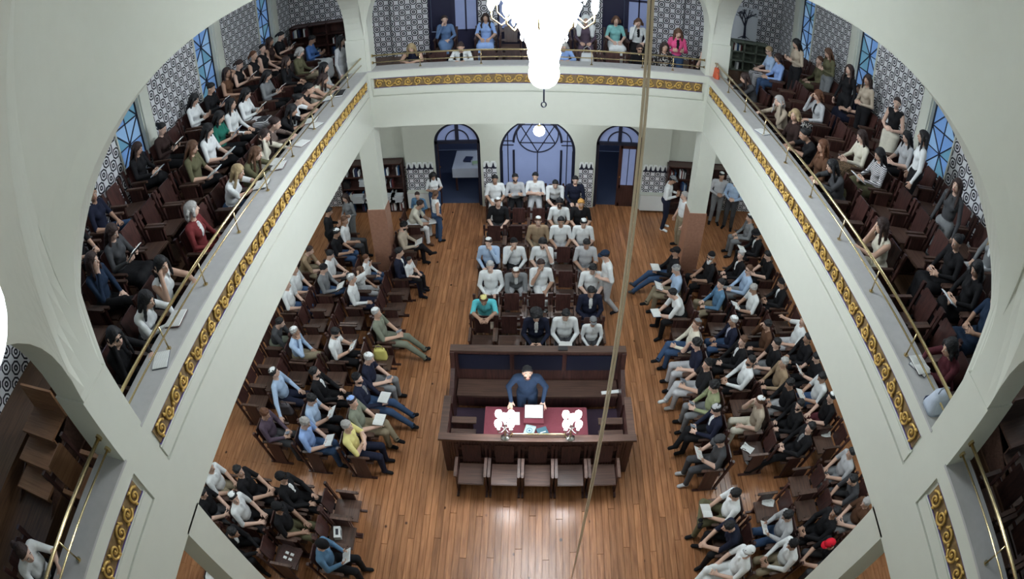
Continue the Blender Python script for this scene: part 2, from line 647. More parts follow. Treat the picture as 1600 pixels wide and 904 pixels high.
def door(n, x0, x1, left_open, right_open):
    dn = tag(empty('door_%d' % n), kind='structure')
    c, h = (x0 + x1) / 2, (x1 - x0) / 2
    m = MB()
    arc(m, (c, 2.05), h - .04, .60, 0, PI, .08, .14, 24)
    for s in (-1, 1):
        bar(m, (c + s * (h - .04), 0), (c + s * (h - .04), 2.05), .08, .14)
    bar(m, (x0, 2.06), (x1, 2.06), .09, .14)
    bar(m, (c, 2.05), (c, 2.62), .10, .06)
    arc(m, (c, 2.09), h * .5, .33, 0, PI, .03, .05, 16)
    offy(m, YB + .14).obj('door_frame', M_IRON, dn)
    arch_glass(x0 + .06, x1 - .06, 2.08, .54, 2.1, YB + .15).obj('fanlight_pane', M_FROST, dn)
    lw = h - .09
    for side, opn in ((-1, left_open), (1, right_open)):
        lf = empty('door_leaf', (c + side * (h - .08), YB + .14, 0))
        lf.parent = dn
        lf.rotation_euler = (0, 0, side * -math.radians(100) if opn else 0)
        # leaf runs from the hinge towards the middle
        s = -side
        m = MB()
        for a in (0.05, lw - .05):
            m.box(*sorted((s * (a - .05), s * (a + .05))), -.02, .02, 0.01, 2.0)
        for a, b in ((.01, .12), (.62, .72), (1.9, 2.0)):
            m.box(*sorted((s * .05, s * (lw - .05))), -.02, .02, a, b)
        m.box(*sorted((s * .05, s * (lw - .05))), -.012, .012, .12, .62)
        m.obj('leaf_frame', M_PANELW, lf)
        MB().box(*sorted((s * .1, s * (lw / 2 - .012))), -.005, .005, .72, 1.9).obj('pane', M_FROST, lf)
        MB().box(*sorted((s * (lw / 2 + .012), s * (lw - .1))), -.005, .005, .72, 1.9).obj('pane', M_FROST, lf)
        MB().box(*sorted((s * (lw - .07), s * (lw - .04))), -.05, .05, .98, 1.02).obj('door_handle', M_BRASS, lf)


door(1, *DOORL, True, True)
door(2, *DOORR, True, False)

# ---- side walls: ground storey plaster, gallery storey tiled with deep windows
WY = [1.15, 4.1, 7.1, 10.05, 13.1]
HW = .42
PANES = {}


def tri(pts, nm):
    if nm not in PANES:
        PANES[nm] = MB().prism([(p[0], p[1]) for p in pts], -.006, .006, axis=0).mesh('pane', M_BLUEGLASS)
    return PANES[nm]


wn = 2
for sx, side in ((-1, 'left'), (1, 'right')):
    m = MB()
    m.box(*sorted((sx * XW, sx * (XW + .4))), -2.6, YB + .3, 0, 4.1)
    struct('wall_%s' % side, m, M_PLASTER2)
    m = MB()
    edges = [-2.6]
    for y in WY:
        edges += [y - HW, y + HW]
    edges.append(YB + .3)
    for a, b in zip(edges[0::2], edges[1::2]):
        m.box(*sorted((sx * XW, sx * (XW + .4))), a, b, 4.1, 9.6)
    for y in WY:
        m.box(*sorted((sx * XW, sx * (XW + .4))), y - HW, y + HW, 4.1, 5.62)
        m.box(*sorted((sx * XW, sx * (XW + .4))), y - HW, y + HW, 8.85, 9.6)
    struct('wall_gallery_%s' % side, m, M_TILEY)
    for y in WY:
        w = tag(empty('window_%d' % wn), kind='structure')
        wn += 1
        m = MB()
        for s in (-1, 1):
            m.box(*sorted((sx * (XW - .03), sx * (XW + .4))), *sorted((y + s * HW, y + s * (HW - .025))), 5.62, 8.85)
        m.box(*sorted((sx * (XW - .03), sx * (XW + .4))), y - HW, y + HW, 5.60, 5.645)
        m.box(*sorted((sx * (XW - .07), sx * XW)), y + HW, y + HW + .27, 4.96, 9.2)
        m.obj('window_reveal', M_PLASTER, w)
        xg = sx * (XW + .09)
        m = MB()
        W2 = HW - .03
        cell = 2 * W2
        z = 5.66
        tub = lambda a, b, r: m.tube([(xg - sx * .015, a[0], a[1]), (xg - sx * .015, b[0], b[1])], r, 4)
        for s in (-1, 1):
            tub((y + s * W2, 5.64), (y + s * W2, 8.84), .025)
        tub((y, 5.64), (y, 8.84), .012)
        while z < 8.8:
            z2 = min(z + cell, 8.86)
            tub((y - W2, z), (y + W2, z), .016)
            tub((y - W2, z), (y + W2, z2), .014)
            tub((y - W2, z2), (y + W2, z), .014)
            zc = (z + z2) / 2
            tub((y - W2, zc), (y + W2, zc), .012)
            P = [(-W2, -W2), (0, -W2), (W2, -W2), (W2, 0), (W2, W2), (0, W2), (-W2, W2), (-W2, 0)]
            for k in range(8):
                me = tri([(0, 0), P[k], P[(k + 1) % 8]], k)
                o = link('pane', me, w, (xg, y, zc))
                o.material_slots[0].link = 'OBJECT'
                o.material_slots[0].material = random.choice((M_BLUEGLASS, M_BLUEGLASS, M_BLUEGLASS2, M_TEALGLASS))
            z += cell
        m.obj('window_lattice', M_IRON, w)

# ---- gallery back wall with glazed doors
yb = YB - .05
gb = struct('wall_gallery_back', MB().box(-XW, -3.74, yb + .15, yb + .3, 4.1, 9.6).box(3.74, XW, yb + .15, yb + .3, 4.1, 9.6)
            .box(-3.74, -2.78, yb, yb + .3, 4.1, 9.6).box(-1.50, -1.02, yb, yb + .3, 4.1, 9.6).box(1.10, 1.62, yb, yb + .3, 4.1, 9.6).box(2.9, 3.74, yb, yb + .3, 4.1, 9.6), M_TILEX)
M_NAVYW = plain('dark navy painted wood', (0.018, 0.018, 0.05), 0.4)
dn = 3
for xa, xb in ((-2.78, -1.50), (-1.02, 1.10), (1.62, 2.9)):
    d = tag(empty('door_%d' % dn), kind='structure')
    dn += 1
    nl = 2 if xb - xa < 1.5 else 4
    lw = (xb - xa) / nl
    fr = MB().box(xa, xb, yb + .02, yb + .2, 7.6, 9.6)
    for i in range(nl + 1):
        x = xa + i * lw
        fr.box(max(xa, x - .05), min(xb, x + .05), yb + .06, yb + .18, 4.1, 7.6)
    fr.obj('door_frame', M_NAVYW, d)
    for i in range(nl):
        a, b = xa + i * lw + .05, xa + (i + 1) * lw - .05
        dark = (dn == 4 and i == 0) or (dn == 6 and i == 0)
        pm = MB().box(a, b, yb + .08, yb + .14, 4.1, 5.35)
        if dark:
            pm.box(a, b, yb + .2, yb + .24, 5.35, 7.6)
        else:
            for z in (5.35, 6.28, 6.42, 7.5):
                pm.box(a, b, yb + .08, yb + .14, z, z + .06)
            pm.box((a + b) / 2 - .02, (a + b) / 2 + .02, yb + .08, yb + .14, 5.35, 7.6)
        pm.obj('door_leaf', M_NAVYW, d)
        if not dark:
            mid = (a + b) / 2
            for za, zb_ in ((5.41, 6.28), (6.34, 6.42), (6.48, 7.5)):
                MB().box(a, mid - .02, yb + .10, yb + .115, za, zb_).obj('pane', M_FROST, d)
                MB().box(mid + .02, b, yb + .10, yb + .115, za, zb_).obj('pane', M_FROST, d)

# ---- pillars (marble faced below)
for sx in (-1, 1):
    for y0 in (1.85, FY):
        p = struct('pillar', MB().box(*sorted((sx * WX, sx * (WX + .40))), y0, y0 + .40, 1.98, 4.1), M_PLASTER)
        e = .02
        MB().box(*sorted((sx * (WX - e), sx * (WX + .40 + e))), y0 - e, y0 + .40 + e, 0, 1.98).obj('marble_facing', M_PINK, p)

# ---- gallery slabs, raked steps
struct('floor_gallery_left', MB().box(-XW, -WX - .16, -2.6, YB, 4.08, ZG).box(-XW, -4.92, -2.6, YB, ZG, TIER[1]).box(-XW, -5.85, -2.6, YB, TIER[1], TIER[2]), M_GALW)
struct('floor_gallery_right', MB().box(WX + .16, XW, -2.6, YB, 4.08, ZG).box(4.92, XW, -2.6, YB, ZG, TIER[1]).box(5.85, XW, -2.6, YB, TIER[1], TIER[2]), M_GALW)
struct('floor_gallery_back', MB().box(-WX - .16, WX + .16, FY + .16, YB, 4.08, ZG).box(-4.9, 4.9, 13.0, YB, ZG, TIER[1]), M_GALW)
M_CEIL = M_PLASTER2
struct('ceiling_left_aisle', MB().box(-XW, -WX - .1, -2.6, YB, 4.065, 4.085), M_CEIL)
struct('ceiling_right_aisle', MB().box(WX + .1, XW, -2.6, YB, 4.065, 4.085), M_CEIL)
struct('ceiling_back_aisle', MB().box(-WX - .1, WX + .1, FY + .1, YB, 4.065, 4.085), M_CEIL)

# ---- parapets: a local frame (u along, v outward = away from nave, z)


def spiral(hand, leaf):
    m = MB()
    pts = []
    for i in range(19):
        t = i / 18
        r = .088 * (1 - t) + .012 * t
        a = hand * (PI * .1 + t * PI * 3.1)
        pts.append((r * math.cos(a), -.012 - .010 * math.sin(PI * t), r * math.sin(a)))
    m.tube(pts, [.0165 * (1 - .35 * i / 18) for i in range(19)], 5)
    m.ball((0, -.02, 0), .018, 6, 4)
    for k in range(2):
        a0 = hand * (.6 + leaf + k * 2.4)
        p0 = Vector((.07 * math.cos(a0), -.008, .07 * math.sin(a0)))
        p1 = Vector((.115 * math.cos(a0 + .5 * hand), -.018, max(-.095, min(.095, .115 * math.sin(a0 + .5 * hand)))))
        m.tube([p0, (p0 + p1) / 2 + Vector((0, -.006, 0)), p1], [.008, .022, .006], 5)
    return m.mesh('scroll', M_GOLD, True)


SCROLLS = [spiral(1, 0), spiral(-1, .4), spiral(1, 1.0), spiral(-1, 1.5)]


def parapet(name, M, u0, u1, panels, solid):
    """M maps (u, v, z) -> world; panels: list of recessed ornamental stretches"""
    def bx(m, a, b, v0, v1, z0, z1):
        return m.box(a, b, v0, v1, z0, z1, M)
    m = MB()
    bx(m, u0, u1, 0, .19, 4.07, 4.80)
    bx(m, u0, u1, 0, .19, 5.215, 5.375)
    bx(m, u0, u1, .035, .19, 4.80, 5.215)
    edges = [u0]
    for a, b in panels:
        edges += [a, b]
    edges.append(u1)
    for a, b in zip(edges[0::2], edges[1::2]):
        if b - a > .01:
            bx(m, a, b, 0, .036, 4.80, 5.215)
    root = struct(name, m, M_PLASTER)
    recalc(root.data)
    for a, b in panels:
        mm = MB()
        bx(mm, a + .03, b - .03, .004, .036, 4.825, 4.965)      # raised flat band above the groove
        bx(mm, a + .03, b - .03, .016, .036, 4.965, 4.985)
        o = mm.obj('moulding', M_PLASTER, root)
        recalc(o.data)
        mm = MB()
        bx(mm, a + .05, b - .05, .012, .034, 4.988, 4.998)
        bx(mm, a + .05, b - .05, .012, .034, 5.196, 5.206)
        o = mm.obj('painted_line', M_PURPLE, root)
        recalc(o.data)
        mm = MB()
        bx(mm, a + .06, b - .06, .020, .034, 5.0, 5.195)
        fz = mm.obj('frieze', M_FRIEZE, root)
        recalc(fz.data)
        L = b - a - .14
        k = max(1, round(L / .205))
        st = L / k
        for i in range(k):
            o = link('scroll', SCROLLS[(i * 7 + int(a * 3)) % 4], fz)
            o.matrix_local = M @ Matrix.Translation((a + .07 + (i + .5) * st, .020, 5.0975))
    # stone ledge
    mm = MB()
    for a, b in solid:
        bx(mm, a, b, -.012, .36, 5.375, 5.40)
    o = mm.obj('stone_ledge', M_MARBLE, root)
    recalc(o.data)
    return root


ML = Matrix(((0, -1, 0, -WX), (1, 0, 0, 0), (0, 0, 1, 0), (0, 0, 0, 1)))       # u=y, v=-x
MR = Matrix(((0, 1, 0, WX), (1, 0, 0, 0), (0, 0, 1, 0), (0, 0, 0, 1)))
MBK = Matrix(((1, 0, 0, 0), (0, 1, 0, FY), (0, 0, 1, 0), (0, 0, 0, 1)))
parapet('wall_parapet_left', ML, -2.6, FY + .2, [(-2.4, 1.84), (2.30, FY - .04)], [(-2.6, 1.86), (2.25, FY)])
parapet('wall_parapet_right', MR, -2.6, FY + .2, [(-2.4, 1.84), (2.30, FY - .04)], [(-2.6, 1.86), (2.25, FY)])
parapet('wall_parapet_back', MBK, -WX, WX, [(-WX + .06, WX - .06)], [(-WX, WX)])


# ---- arcaded upper walls over the galleries
def arcade(name, sx):
    m = MB()
    SPR, RISE = 6.15, 1.87
    yc, a = 6.745, 4.495

    def ztop(y):
        if y < 1.86:
            return 6.13 + 1.38 * sup((y + .02) / 1.88) if abs(y + .02) < 1.88 else 5.38
        if y < 2.25 or y > FY:
            return 5.38
        return SPR + RISE * sup((y - yc) / a)

    def zback(y, zt):                       # splayed reveal: the rear profile of the near quadrant is lower
        if 2.26 < y < yc:
            t = (yc - y) / 4.27
            return min(zt, SPR - .35 + (RISE + .35) * sup(t, 2)) if t < 1 else 5.38
        return zt

    def zband(y):
        if y < 1.86:
            return 6.2
        if y < 2.26:
            return 6.2 + (y - 1.86) * 2.6
        t = (y - yc) / (a + .42)
        return 6.15 + 2.06 * sup(t)

    def fx(y, z):
        d = max(0, z - zband(y))
        k = min(1, max(0, (3.4 - y) / 1.4))
        return WX - (.20 * k * d + .045 * d * d)
    ys = [-2.6, -1.9]
    ys += [-.02 - 1.88 * math.cos(PI * i / 30) for i in range(31)]
    ys += [1.95, 2.05, 2.15, 2.2499]
    ys += [yc - a * math.cos(PI * i / 60) for i in range(61)]
    ys += [FY + .0001, FY + .41]
    eps = 1e-4
    NZ = 14
    for y0, y1 in zip(ys[:-1], ys[1:]):
        if y1 - y0 < 1e-6:
            continue
        za, zb = ztop(y0 + eps), ztop(y1 - eps)
        g = []
        for (y, zt) in ((y0, za), (y1, zb)):
            g.append([(sx * fx(y, zt + (9.6 - zt) * (i / NZ) ** 1.3), y, zt + (9.6 - zt) * (i / NZ) ** 1.3) for i in range(NZ + 1)])
        vs = g[0] + g[1]
        n = NZ + 1
        fs = [((i, n + i, n + i + 1, i + 1) if sx > 0 else (i + 1, n + i + 1, n + i, i)) for i in range(NZ)]
        b = len(vs)
        ka, kb = zback(y0 + eps, za), zback(y1 - eps, zb)
        vs += [(sx * 3.93, y0, ka), (sx * 3.93, y1, kb), (sx * 3.93, y1, 9.6), (sx * 3.93, y0, 9.6)]
        fs += [(b, b + 1, b + 2, b + 3), (0, b, b + 1, n)]
        m.add(vs, fs)
    # jambs
    for y in (1.86, 2.25, FY):
        m.add([(sx * WX, y, 5.38), (sx * 3.93, y, 5.38), (sx * 3.93, y, 6.5), (sx * WX, y, 6.5)], [(0, 1, 2, 3)])
    o = struct(name, m, M_PLASTER)
    mm = MB()
    for y0, y1 in ((1.84, 2.285), (FY - .035, FY + .41)):
        mm.box(*sorted((sx * (WX - .004), sx * 3.945)), y0, y1, 5.376, 6.14)
    mm.obj('impost_block', M_PLASTER, o)
    return o


arcade('wall_arcade_left', -1)
arcade('wall_arcade_right', 1)
# far arch over the back gallery
m = MB()
nseg = 48
xs = [-3.45 * math.cos(PI * i / nseg) for i in range(nseg + 1)]
for xa, xb in zip(xs[:-1], xs[1:]):
    za, zb = 6.2 + 1.9 * sup(xa / 3.45), 6.2 + 1.9 * sup(xb / 3.45)
    m.add([(xa, FY, za), (xb, FY, zb), (xb, FY, 9.6), (xa, FY, 9.6), (xa, FY + .4, za), (xb, FY + .4, zb), (xb, FY + .4, 9.6), (xa, FY + .4, 9.6)],
          [(0, 1, 2, 3), (7, 6, 5, 4), (0, 4, 5, 1)])
for sx in (-1, 1):
    m.box(*sorted((sx * 3.44, sx * WX)), FY, FY + .4, 5.38, 9.6)
struct('wall_arcade_back', m, M_PLASTER)
for sx in (-1, 1):                                     # pendentive wedges in the far corners
    m = MB()
    rows = []
    for i in range(12):
        t = i / 11
        w = .005 + .62 * t ** 1.25
        z = 6.2 + 2.0 * t
        rows.append([(sx * (WX + .002), FY - w, z), (sx * (WX - .42 * w), FY - .42 * w, z), (sx * (WX - w), FY + .002, z)])
    vs = [p for r in rows for p in r]
    fs = []
    for i in range(11):
        for k in range(2):
            fs.append((i * 3 + k, i * 3 + k + 1, i * 3 + k + 4, i * 3 + k + 3))
    m.add(vs, fs)
    struct('trim_pendentive', m, M_PLASTER)
struct('ceiling', MB().box(-XW, XW, -2.6, YB + .3, 9.6, 9.75), M_PLASTER)
struct('wall_front', MB().box(-XW, XW, -2.75, -2.6, 0, 9.6), M_PLASTER2)
# ================================================================ FURNITURE
# ---- theatre chair, local +Y is the way the sitter faces, origin on the floor under the seat


def rot_x(a, piv):
    return Matrix.Translation(piv) @ Matrix.Rotation(a, 4, 'X') @ Matrix.Translation(-Vector(piv))


def chair_meshes(seat_m, back_m, frame_m):
    d = {}
    m = MB()
    T = rot_x(math.radians(3), (0, 0, .43))
    m.box(-.215, .215, -.20, .235, .412, .438, T).box(-.215, .215, .235, .25, .405, .43, T)
    d['seat'] = m.mesh('seat', seat_m)
    m = MB()
    T = rot_x(math.radians(9), (0, -.22, .45))
    m.prism([(-.155, .47), (.155, .47), (.16, .86), (.145, .885), (-.145, .885), (-.16, .86)], -.232, -.208)
    m.v = [tuple(T @ Vector(v)) for v in m.v]
    d['backrest'] = m.mesh('backrest', back_m)
    m = MB()
    m.box(-.225, .225, -.256, -.234, .735, .80, T).box(-.225, .225, -.256, -.234, .50, .55, T)
    d['back_rail'] = m.mesh('back_rail', frame_m)
    m = MB()
    m.box(-.0245, .0245, -.17, .21, .635, .665).lathe([(.024, 0), (.024, .03)], (0, .21, .635), 10)
    d['armrest'] = m.mesh('armrest', seat_m)
    m = MB()
    m.box(-.016, .016, -.12, .14, .03, .635).box(-.02, .02, -.24, .25, 0, .03)
    post = MB()
    post.box(-.02, .02, -.255, -.215, .03, .86, T)
    post.box(-.028, .028, -.26, -.21, .80, .90, T)
    m.add(post.v, post.f)
    d['leg'] = m.mesh('leg', frame_m)
    return d


CH = chair_meshes(M_SEATW, M_PANELW, M_DARKW)
CH_TAN = chair_meshes(M_TANW, M_TANW, M_DARKW)
CHAIRS = []


def chair(x, y, z, rz, label, group, kit=None):
    kit = kit or CH
    t = empty('theatre_chair', (x, y, z), rz)
    tag(t, label, 'chair', group)
    for nm in ('seat', 'backrest', 'back_rail'):
        link(nm, kit[nm], t)
    for s in (-1, 1):
        link('armrest', kit['armrest'], t, (s * .2475, 0, 0))
        link('leg', kit['leg'], t, (s * .246, 0, 0))
    CHAIRS.append(t)
    return t


# ---- bimah: reading enclosure in the middle of the floor
BX = 1.60
bim = empty('bimah_enclosure', (0, 0, 0))
tag(bim, 'dark mahogany reading enclosure with high bench back in the middle of the hall', 'platform')
m = MB()
m.box(-BX + .06, BX - .06, 5.66, 5.72, 0, 1.02)
for s in (-1, 1):
    m.box(*sorted((s * (BX - .06), s * (BX - .0))), 5.66, 6.55, 0, .98)
m.obj('balustrade', M_DARKW, bim)
m = MB()
k = 62
for i in range(k):
    x = -BX + .07 + (i + .5) * (2 * BX - .14) / k
    m.box(x - .019, x + .019, 5.645, 5.662, .12, .97)
tag(m.obj('beadboard', M_DARKW, bim), kind='stuff')
MB().box(-BX - .04, BX + .04, 5.60, 5.74, 1.02, 1.065).obj('hand_rail', M_SEATW, bim)
for s in (-1, 1):
    MB().box(*sorted((s * (BX - .09), s * (BX + .04))), 5.74, 6.60, .98, 1.02).obj('hand_rail', M_SEATW, bim)
MB().box(-BX + .06, BX - .06, 5.72, 7.05, 0, .14).obj('platform', M_CARPET, bim)
# high back bench
m = MB()
m.box(-BX + .05, BX - .05, 7.46, 7.52, 0, 1.30)
m.obj('bench_back', M_DARKW, bim)
for a, b in ((-1.46, -.52), (-.44, .44), (.52, 1.46)):
    MB().box(a, b, 7.44, 7.462, .82, 1.20).obj('back_panel', M_IRON, bim)
MB().box(-BX + .0, BX - .0, 7.40, 7.56, 1.30, 1.345).obj('bench_top', M_SEATW, bim)
for s in (-1, 1):
    m = MB()
    m.prism([(6.62, 0), (7.52, 0), (7.52, 1.32), (7.36, 1.32), (7.28, 1.0), (6.95, .82), (6.62, .78)], *sorted((s * (BX - .08), s * (BX - .0))), axis=0)
    m.obj('bench_end', M_DARKW, bim)
    MB().box(*sorted((s * (BX - .45), s * (BX - .08))), 6.36, 6.42, .14, .60).obj('side_arm', M_DARKW, bim)
    MB().box(*sorted((s * (BX - .52), s * (BX - .08))), 6.30, 6.44, .60, .635).obj('side_arm_top', M_SEATW, bim)
    MB().box(*sorted((s * (BX - .52), s * (BX - .08))), 5.76, 6.22, .52, .555).obj('side_seat', M_SEATW, bim)
    MB().box(*sorted((s * (BX - .50), s * (BX - .46))), 5.78, 6.20, .14, .52).obj('side_seat_leg', M_DARKW, bim)
MB().box(-BX + .1, BX - .1, 7.02, 7.44, .50, .545).obj('bench_seat', M_SEATW, bim)
MB().box(-BX + .1, BX - .1, 7.10, 7.14, .14, .50).obj('bench_apron', M_DARKW, bim)
for i in range(5):
    chair(-1.105 + i * .556, 5.36, 0, PI, 'empty dark theatre chair before the reading enclosure, %s from the left' % nth(i + 1), 'chairs before the enclosure')
# table with cloth, lectern, books, rail and candelabra
tb = empty('reading_table', (-.03, 6.08, .14))
tag(tb, 'reading table under a dark red cloth inside the enclosure', 'table')
MB().box(-.86, .86, -.34, .36, .73, .77).obj('table_top', M_DARKW, tb)
m = MB()
m.box(-.87, .87, -.35, .37, .771, .778)
for s in (-1, 1):
    m.box(*sorted((s * .87, s * .877)), -.35, .37, .45, .778)
m.box(-.87, .87, .37, .377, .40, .778)
m.box(-.87, .87, -.357, -.35, .45, .778)
m.obj('cloth', M_REDCLOTH, tb)
for a in (-.8, .8):
    for b in (-.28, .3):
        MB().box(a - .03, a + .03, b - .03, b + .03, 0, .73).obj('leg', M_DARKW, tb)
TZ = .14 + .778
lc = empty('book_stand', (-.07, 6.22, TZ))
tag(lc, 'dark red sloping book stand on the reading table', 'stand')
m = MB().prism([(-.16, 0), (.14, 0), (.14, .17), (-.16, .06)], -.17, .17, axis=0)
m.obj('sloped_desk', M_REDCLOTH, lc)
MB().box(-.17, .17, .125, .14, .17, .20).obj('ledge', M_DARKW, lc)


def book_mesh(w=.13, h=.20, t=.012):
    m = MB()
    n = 5
    for s in (-1, 1):
        vs, fs = [], []
        for i in range(n + 1):
            x = s * w * i / n
            z = .004 + t * math.sin(PI * min(1, .15 + .85 * i / n) * .9) + .004
            for y in (-h / 2, h / 2):
                vs += [(x, y, .003), (x, y, z)]
        for i in range(n):
            a, b = i * 4, i * 4 + 4
            q = [(a + 1, b + 1, b + 3, a + 3), (a, a + 2, b + 2, b), (a, b, b + 1, a + 1), (a + 2, a + 3, b + 3, b + 2)]
            fs += [tuple(reversed(f)) for f in q] if s < 0 else q
        fs.append((n * 4, n * 4 + 2, n * 4 + 3, n * 4 + 1))
        m.add(vs, fs)
    me = m.mesh('pages', M_PAGE)
    c = MB().box(-w - .006, w + .006, -h / 2 - .005, h / 2 + .005, -.002, .003).mesh('cover', M_COVER)
    return me, c


BK_PAGES, BK_COVER = book_mesh()
COVERS = [plain('book cover navy', (.02, .03, .08), .5), plain('book cover black', (.015, .015, .017), .5), plain('book cover maroon', (.10, .02, .02), .5), plain('book cover blue', (.03, .09, .20), .5)]


def open_book(label, loc, rot, group='open prayer books', sc=1.0, mw=None):
    t = empty('open_book', loc)
    if mw is not None:
        t.matrix_world = mw
    else:
        t.rotation_euler = rot
    t.scale = (sc,) * 3
    tag(t, label, 'book', group)
    o = link('cover', BK_COVER, t)
    o.material_slots[0].link = 'OBJECT'
    o.material_slots[0].material = random.choice(COVERS)
    link('pages', BK_PAGES, t)
    return t


def closed_book(label, loc, rz, mat, w=.15, h=.21, t=.03, emblem=None, tilt=0):
    e = empty('closed_book', loc, rz)
    e.rotation_euler = (tilt, 0, rz)
    tag(e, label, 'book', 'closed books lying about')
    MB().box(-w / 2, w / 2, -h / 2, h / 2, 0, .004).box(-w / 2, w / 2, -h / 2, h / 2, t - .004, t).box(-w / 2, -w / 2 + .004, -h / 2, h / 2, .004, t - .004).obj('cover', mat, e)
    MB().box(-w / 2 + .004, w / 2 - .006, -h / 2 + .005, h / 2 - .005, .004, t - .004).obj('page_block', M_WHITE, e)
    if emblem == 'ring':
        m = MB()
        m.tube([(.045 * math.cos(2 * PI * i / 16), .055 * math.sin(2 * PI * i / 16), t + .001) for i in range(16)], .005, 5, closed=True)
        m.ball((0, 0, t), .02, 8, 4, .2)
        m.box(-w / 2 + .012, w / 2 - .012, h / 2 - .018, h / 2 - .012, t, t + .001).box(-w / 2 + .012, w / 2 - .012, -h / 2 + .012, -h / 2 + .018, t, t + .001)
        m.obj('cover_emblem', COVERS[3], e)
    elif emblem == 'line':
        MB().box(-.05, .05, .0, .012, t, t + .001).obj('cover_lettering', M_WHITE, e)
    return e


open_book('open white prayer book on the red book stand', (-.07, 6.24, TZ + .148), (math.radians(19), 0, 0), sc=1.15)
closed_book('pale green book with ring emblem lying on the red cloth', (-.14, 5.92, TZ + .001), -.25, plain('pale green cover', (.30, .42, .38), .5), .17, .23, .03, 'ring')
closed_book('dark teal book lying right of the pale green one', (.09, 5.88, TZ + .001), .35, plain('teal cover', (.03, .085, .11), .5), .17, .22, .035, 'line')
lf = empty('paper_sheet', (-.42, 6.20, TZ + .001), .03)
tag(lf, 'white paper sheet on the cloth beside the left candelabrum', 'paper')
MB().box(-.11, .11, -.14, .14, 0, .003).obj('sheet', M_WHITE, lf)
br = MB()
br.tube([(-.44, 5.70, 1.066), (-.44, 5.70, 1.12), (-.41, 5.70, 1.145), (.42, 5.70, 1.145), (.45, 5.70, 1.12), (.45, 5.70, 1.066)], .016, 8)
o = br.obj('table_rail', M_BRASS, None, True)
tag(o, 'low polished brass rail between the two candelabra', 'rail')


def candelabrum(x, y, z, label):
    t = empty('candelabrum', (x, y, z))
    t.scale = (1.08, 1.08, 1.3)
    tag(t, label, 'lamp', 'electric candelabra of the reading table')
    MB().lathe([(.075, 0), (.07, .015), (.03, .03), (.018, .06), (.024, .09), (.014, .12), (.014, .26), (.022, .28), (.012, .30)], (0, 0, 0), 14).obj('stem', M_SILVER, t, True)
    for k in range(4):
        a = PI / 4 + k * PI / 2
        c, s = math.cos(a), math.sin(a)
        r = .13
        arm = MB().tube([(0, 0, .20), (c * r * .5, s * r * .5, .16), (c * r, s * r, .20), (c * r, s * r, .27)], .008, 6).lathe([(.028, .27), (.032, .285), (.01, .285)], (c * r, s * r, 0), 10)
        ar = arm.obj('arm', M_SILVER, t, True)
        MB().lathe([(.012, .285), (.014, .32), (.048, .355), (.054, .39), (.046, .425), (.002, .455)], (c * r, s * r, 0), 10).obj('bulb', M_BULB, ar, True)
    MB().lathe([(.012, .30), (.014, .35), (.050, .385), (.056, .42), (.046, .46), (.002, .485)], (0, 0, 0), 10).obj('bulb', M_BULB, t, True)
    ld = bpy.data.lights.new('candle_light', 'POINT')
    ld.energy = CANDLE_W
    ld.color = COOL
    ld.shadow_soft_size = .12
    lo = bpy.data.objects.new('candle_light', ld)
    COL.objects.link(lo)
    lo.parent = t
    lo.location = (0, 0, .60)
    return t


M_SILVER = plain('silver metal', (.55, .56, .55), .25, metal=1.0)
candelabrum(-.53, 5.68, 1.065, 'silver electric candelabrum with glowing bulbs at the left end of the brass rail')
candelabrum(.53, 5.68, 1.065, 'silver electric candelabrum with glowing bulbs at the right end of the brass rail')
p = at_z(880, 555, 1.345)
closed_book('small dark book lying on the top of the enclosure bench', (p.x, 7.48, 1.346), PI / 2, COVERS[1], .10, .17, .02)
p = at_z(945, 617, .55)
o = MB().box(-.17, .17, -.035, .035, 0, .02).obj('folded_paper', M_WHITE)
o.location = (1.36, 7.12, .546)
o.rotation_euler = (0, 0, .12)
tag(o, 'folded white paper at the right end of the enclosure bench', 'paper')

# ---- chandelier
ch = empty('chandelier', (0, 6.75, 6.29))
tag(ch, 'huge glowing crystal chandelier hanging in the middle of the hall', 'lamp')
MB().tube([(0, 0, .18), (0, 0, -.02)], .011, 6).tube([(.03 * math.sin(2 * PI * i / 12), 0, -.055 - .035 * math.cos(2 * PI * i / 12)) for i in range(12)], .009, 6, closed=True).obj('hook', M_IRON, ch)
MB().ball((0, 0, .36), .19, 18, 12).obj('crystal_ball', M_CRYSTAL, ch, True)
for z0, z1, r0, r1 in ((.50, .66, .17, .20), (.66, .86, .19, .235), (.86, 1.02, .27, .31), (1.06, 1.3, .37, .45), (1.36, 1.75, .48, .50), (1.8, 2.1, .36, .40)):
    m = MB()
    m.lathe([(r0 * .9, z0), (r0, z0 + .01), (r1, z1 - .02), (r1 * .95, z1)], (0, 0, 0), 24)
    tr = m.obj('crystal_tier', M_CRYSTAL, ch)
    m = MB()
    k = 20
    for i in range(k):
        a = 2 * PI * i / k
        m.lathe([(.002, z0 - .05), (.014, z0 - .03), (.010, z0 - .005), (.002, z0 + .01)], (r0 * math.cos(a), r0 * math.sin(a), 0), 5)
    tag(m.obj('pendant_drops', M_CRYSTAL, tr), kind='stuff')
for i in range(10):
    a = 2 * PI * i / 10 + .2
    c, s = math.cos(a), math.sin(a)
    ar = MB().tube([(c * .3, s * .3, 1.2), (c * .5, s * .5, 1.02), (c * .62, s * .62, 1.12), (c * .62, s * .62, 1.22)], .012, 6).obj('arm', M_BRASS, ch, True)
    MB().lathe([(.02, 1.22), (.045, 1.28), (.04, 1.34), (.005, 1.42)], (c * .62, s * .62, 0), 8).obj('bulb', M_CRYSTAL, ar, True)
MB().tube([(0, 0, 2.1), (0, 0, 3.32)], .02, 8).obj('rod', M_BRASS, ch)
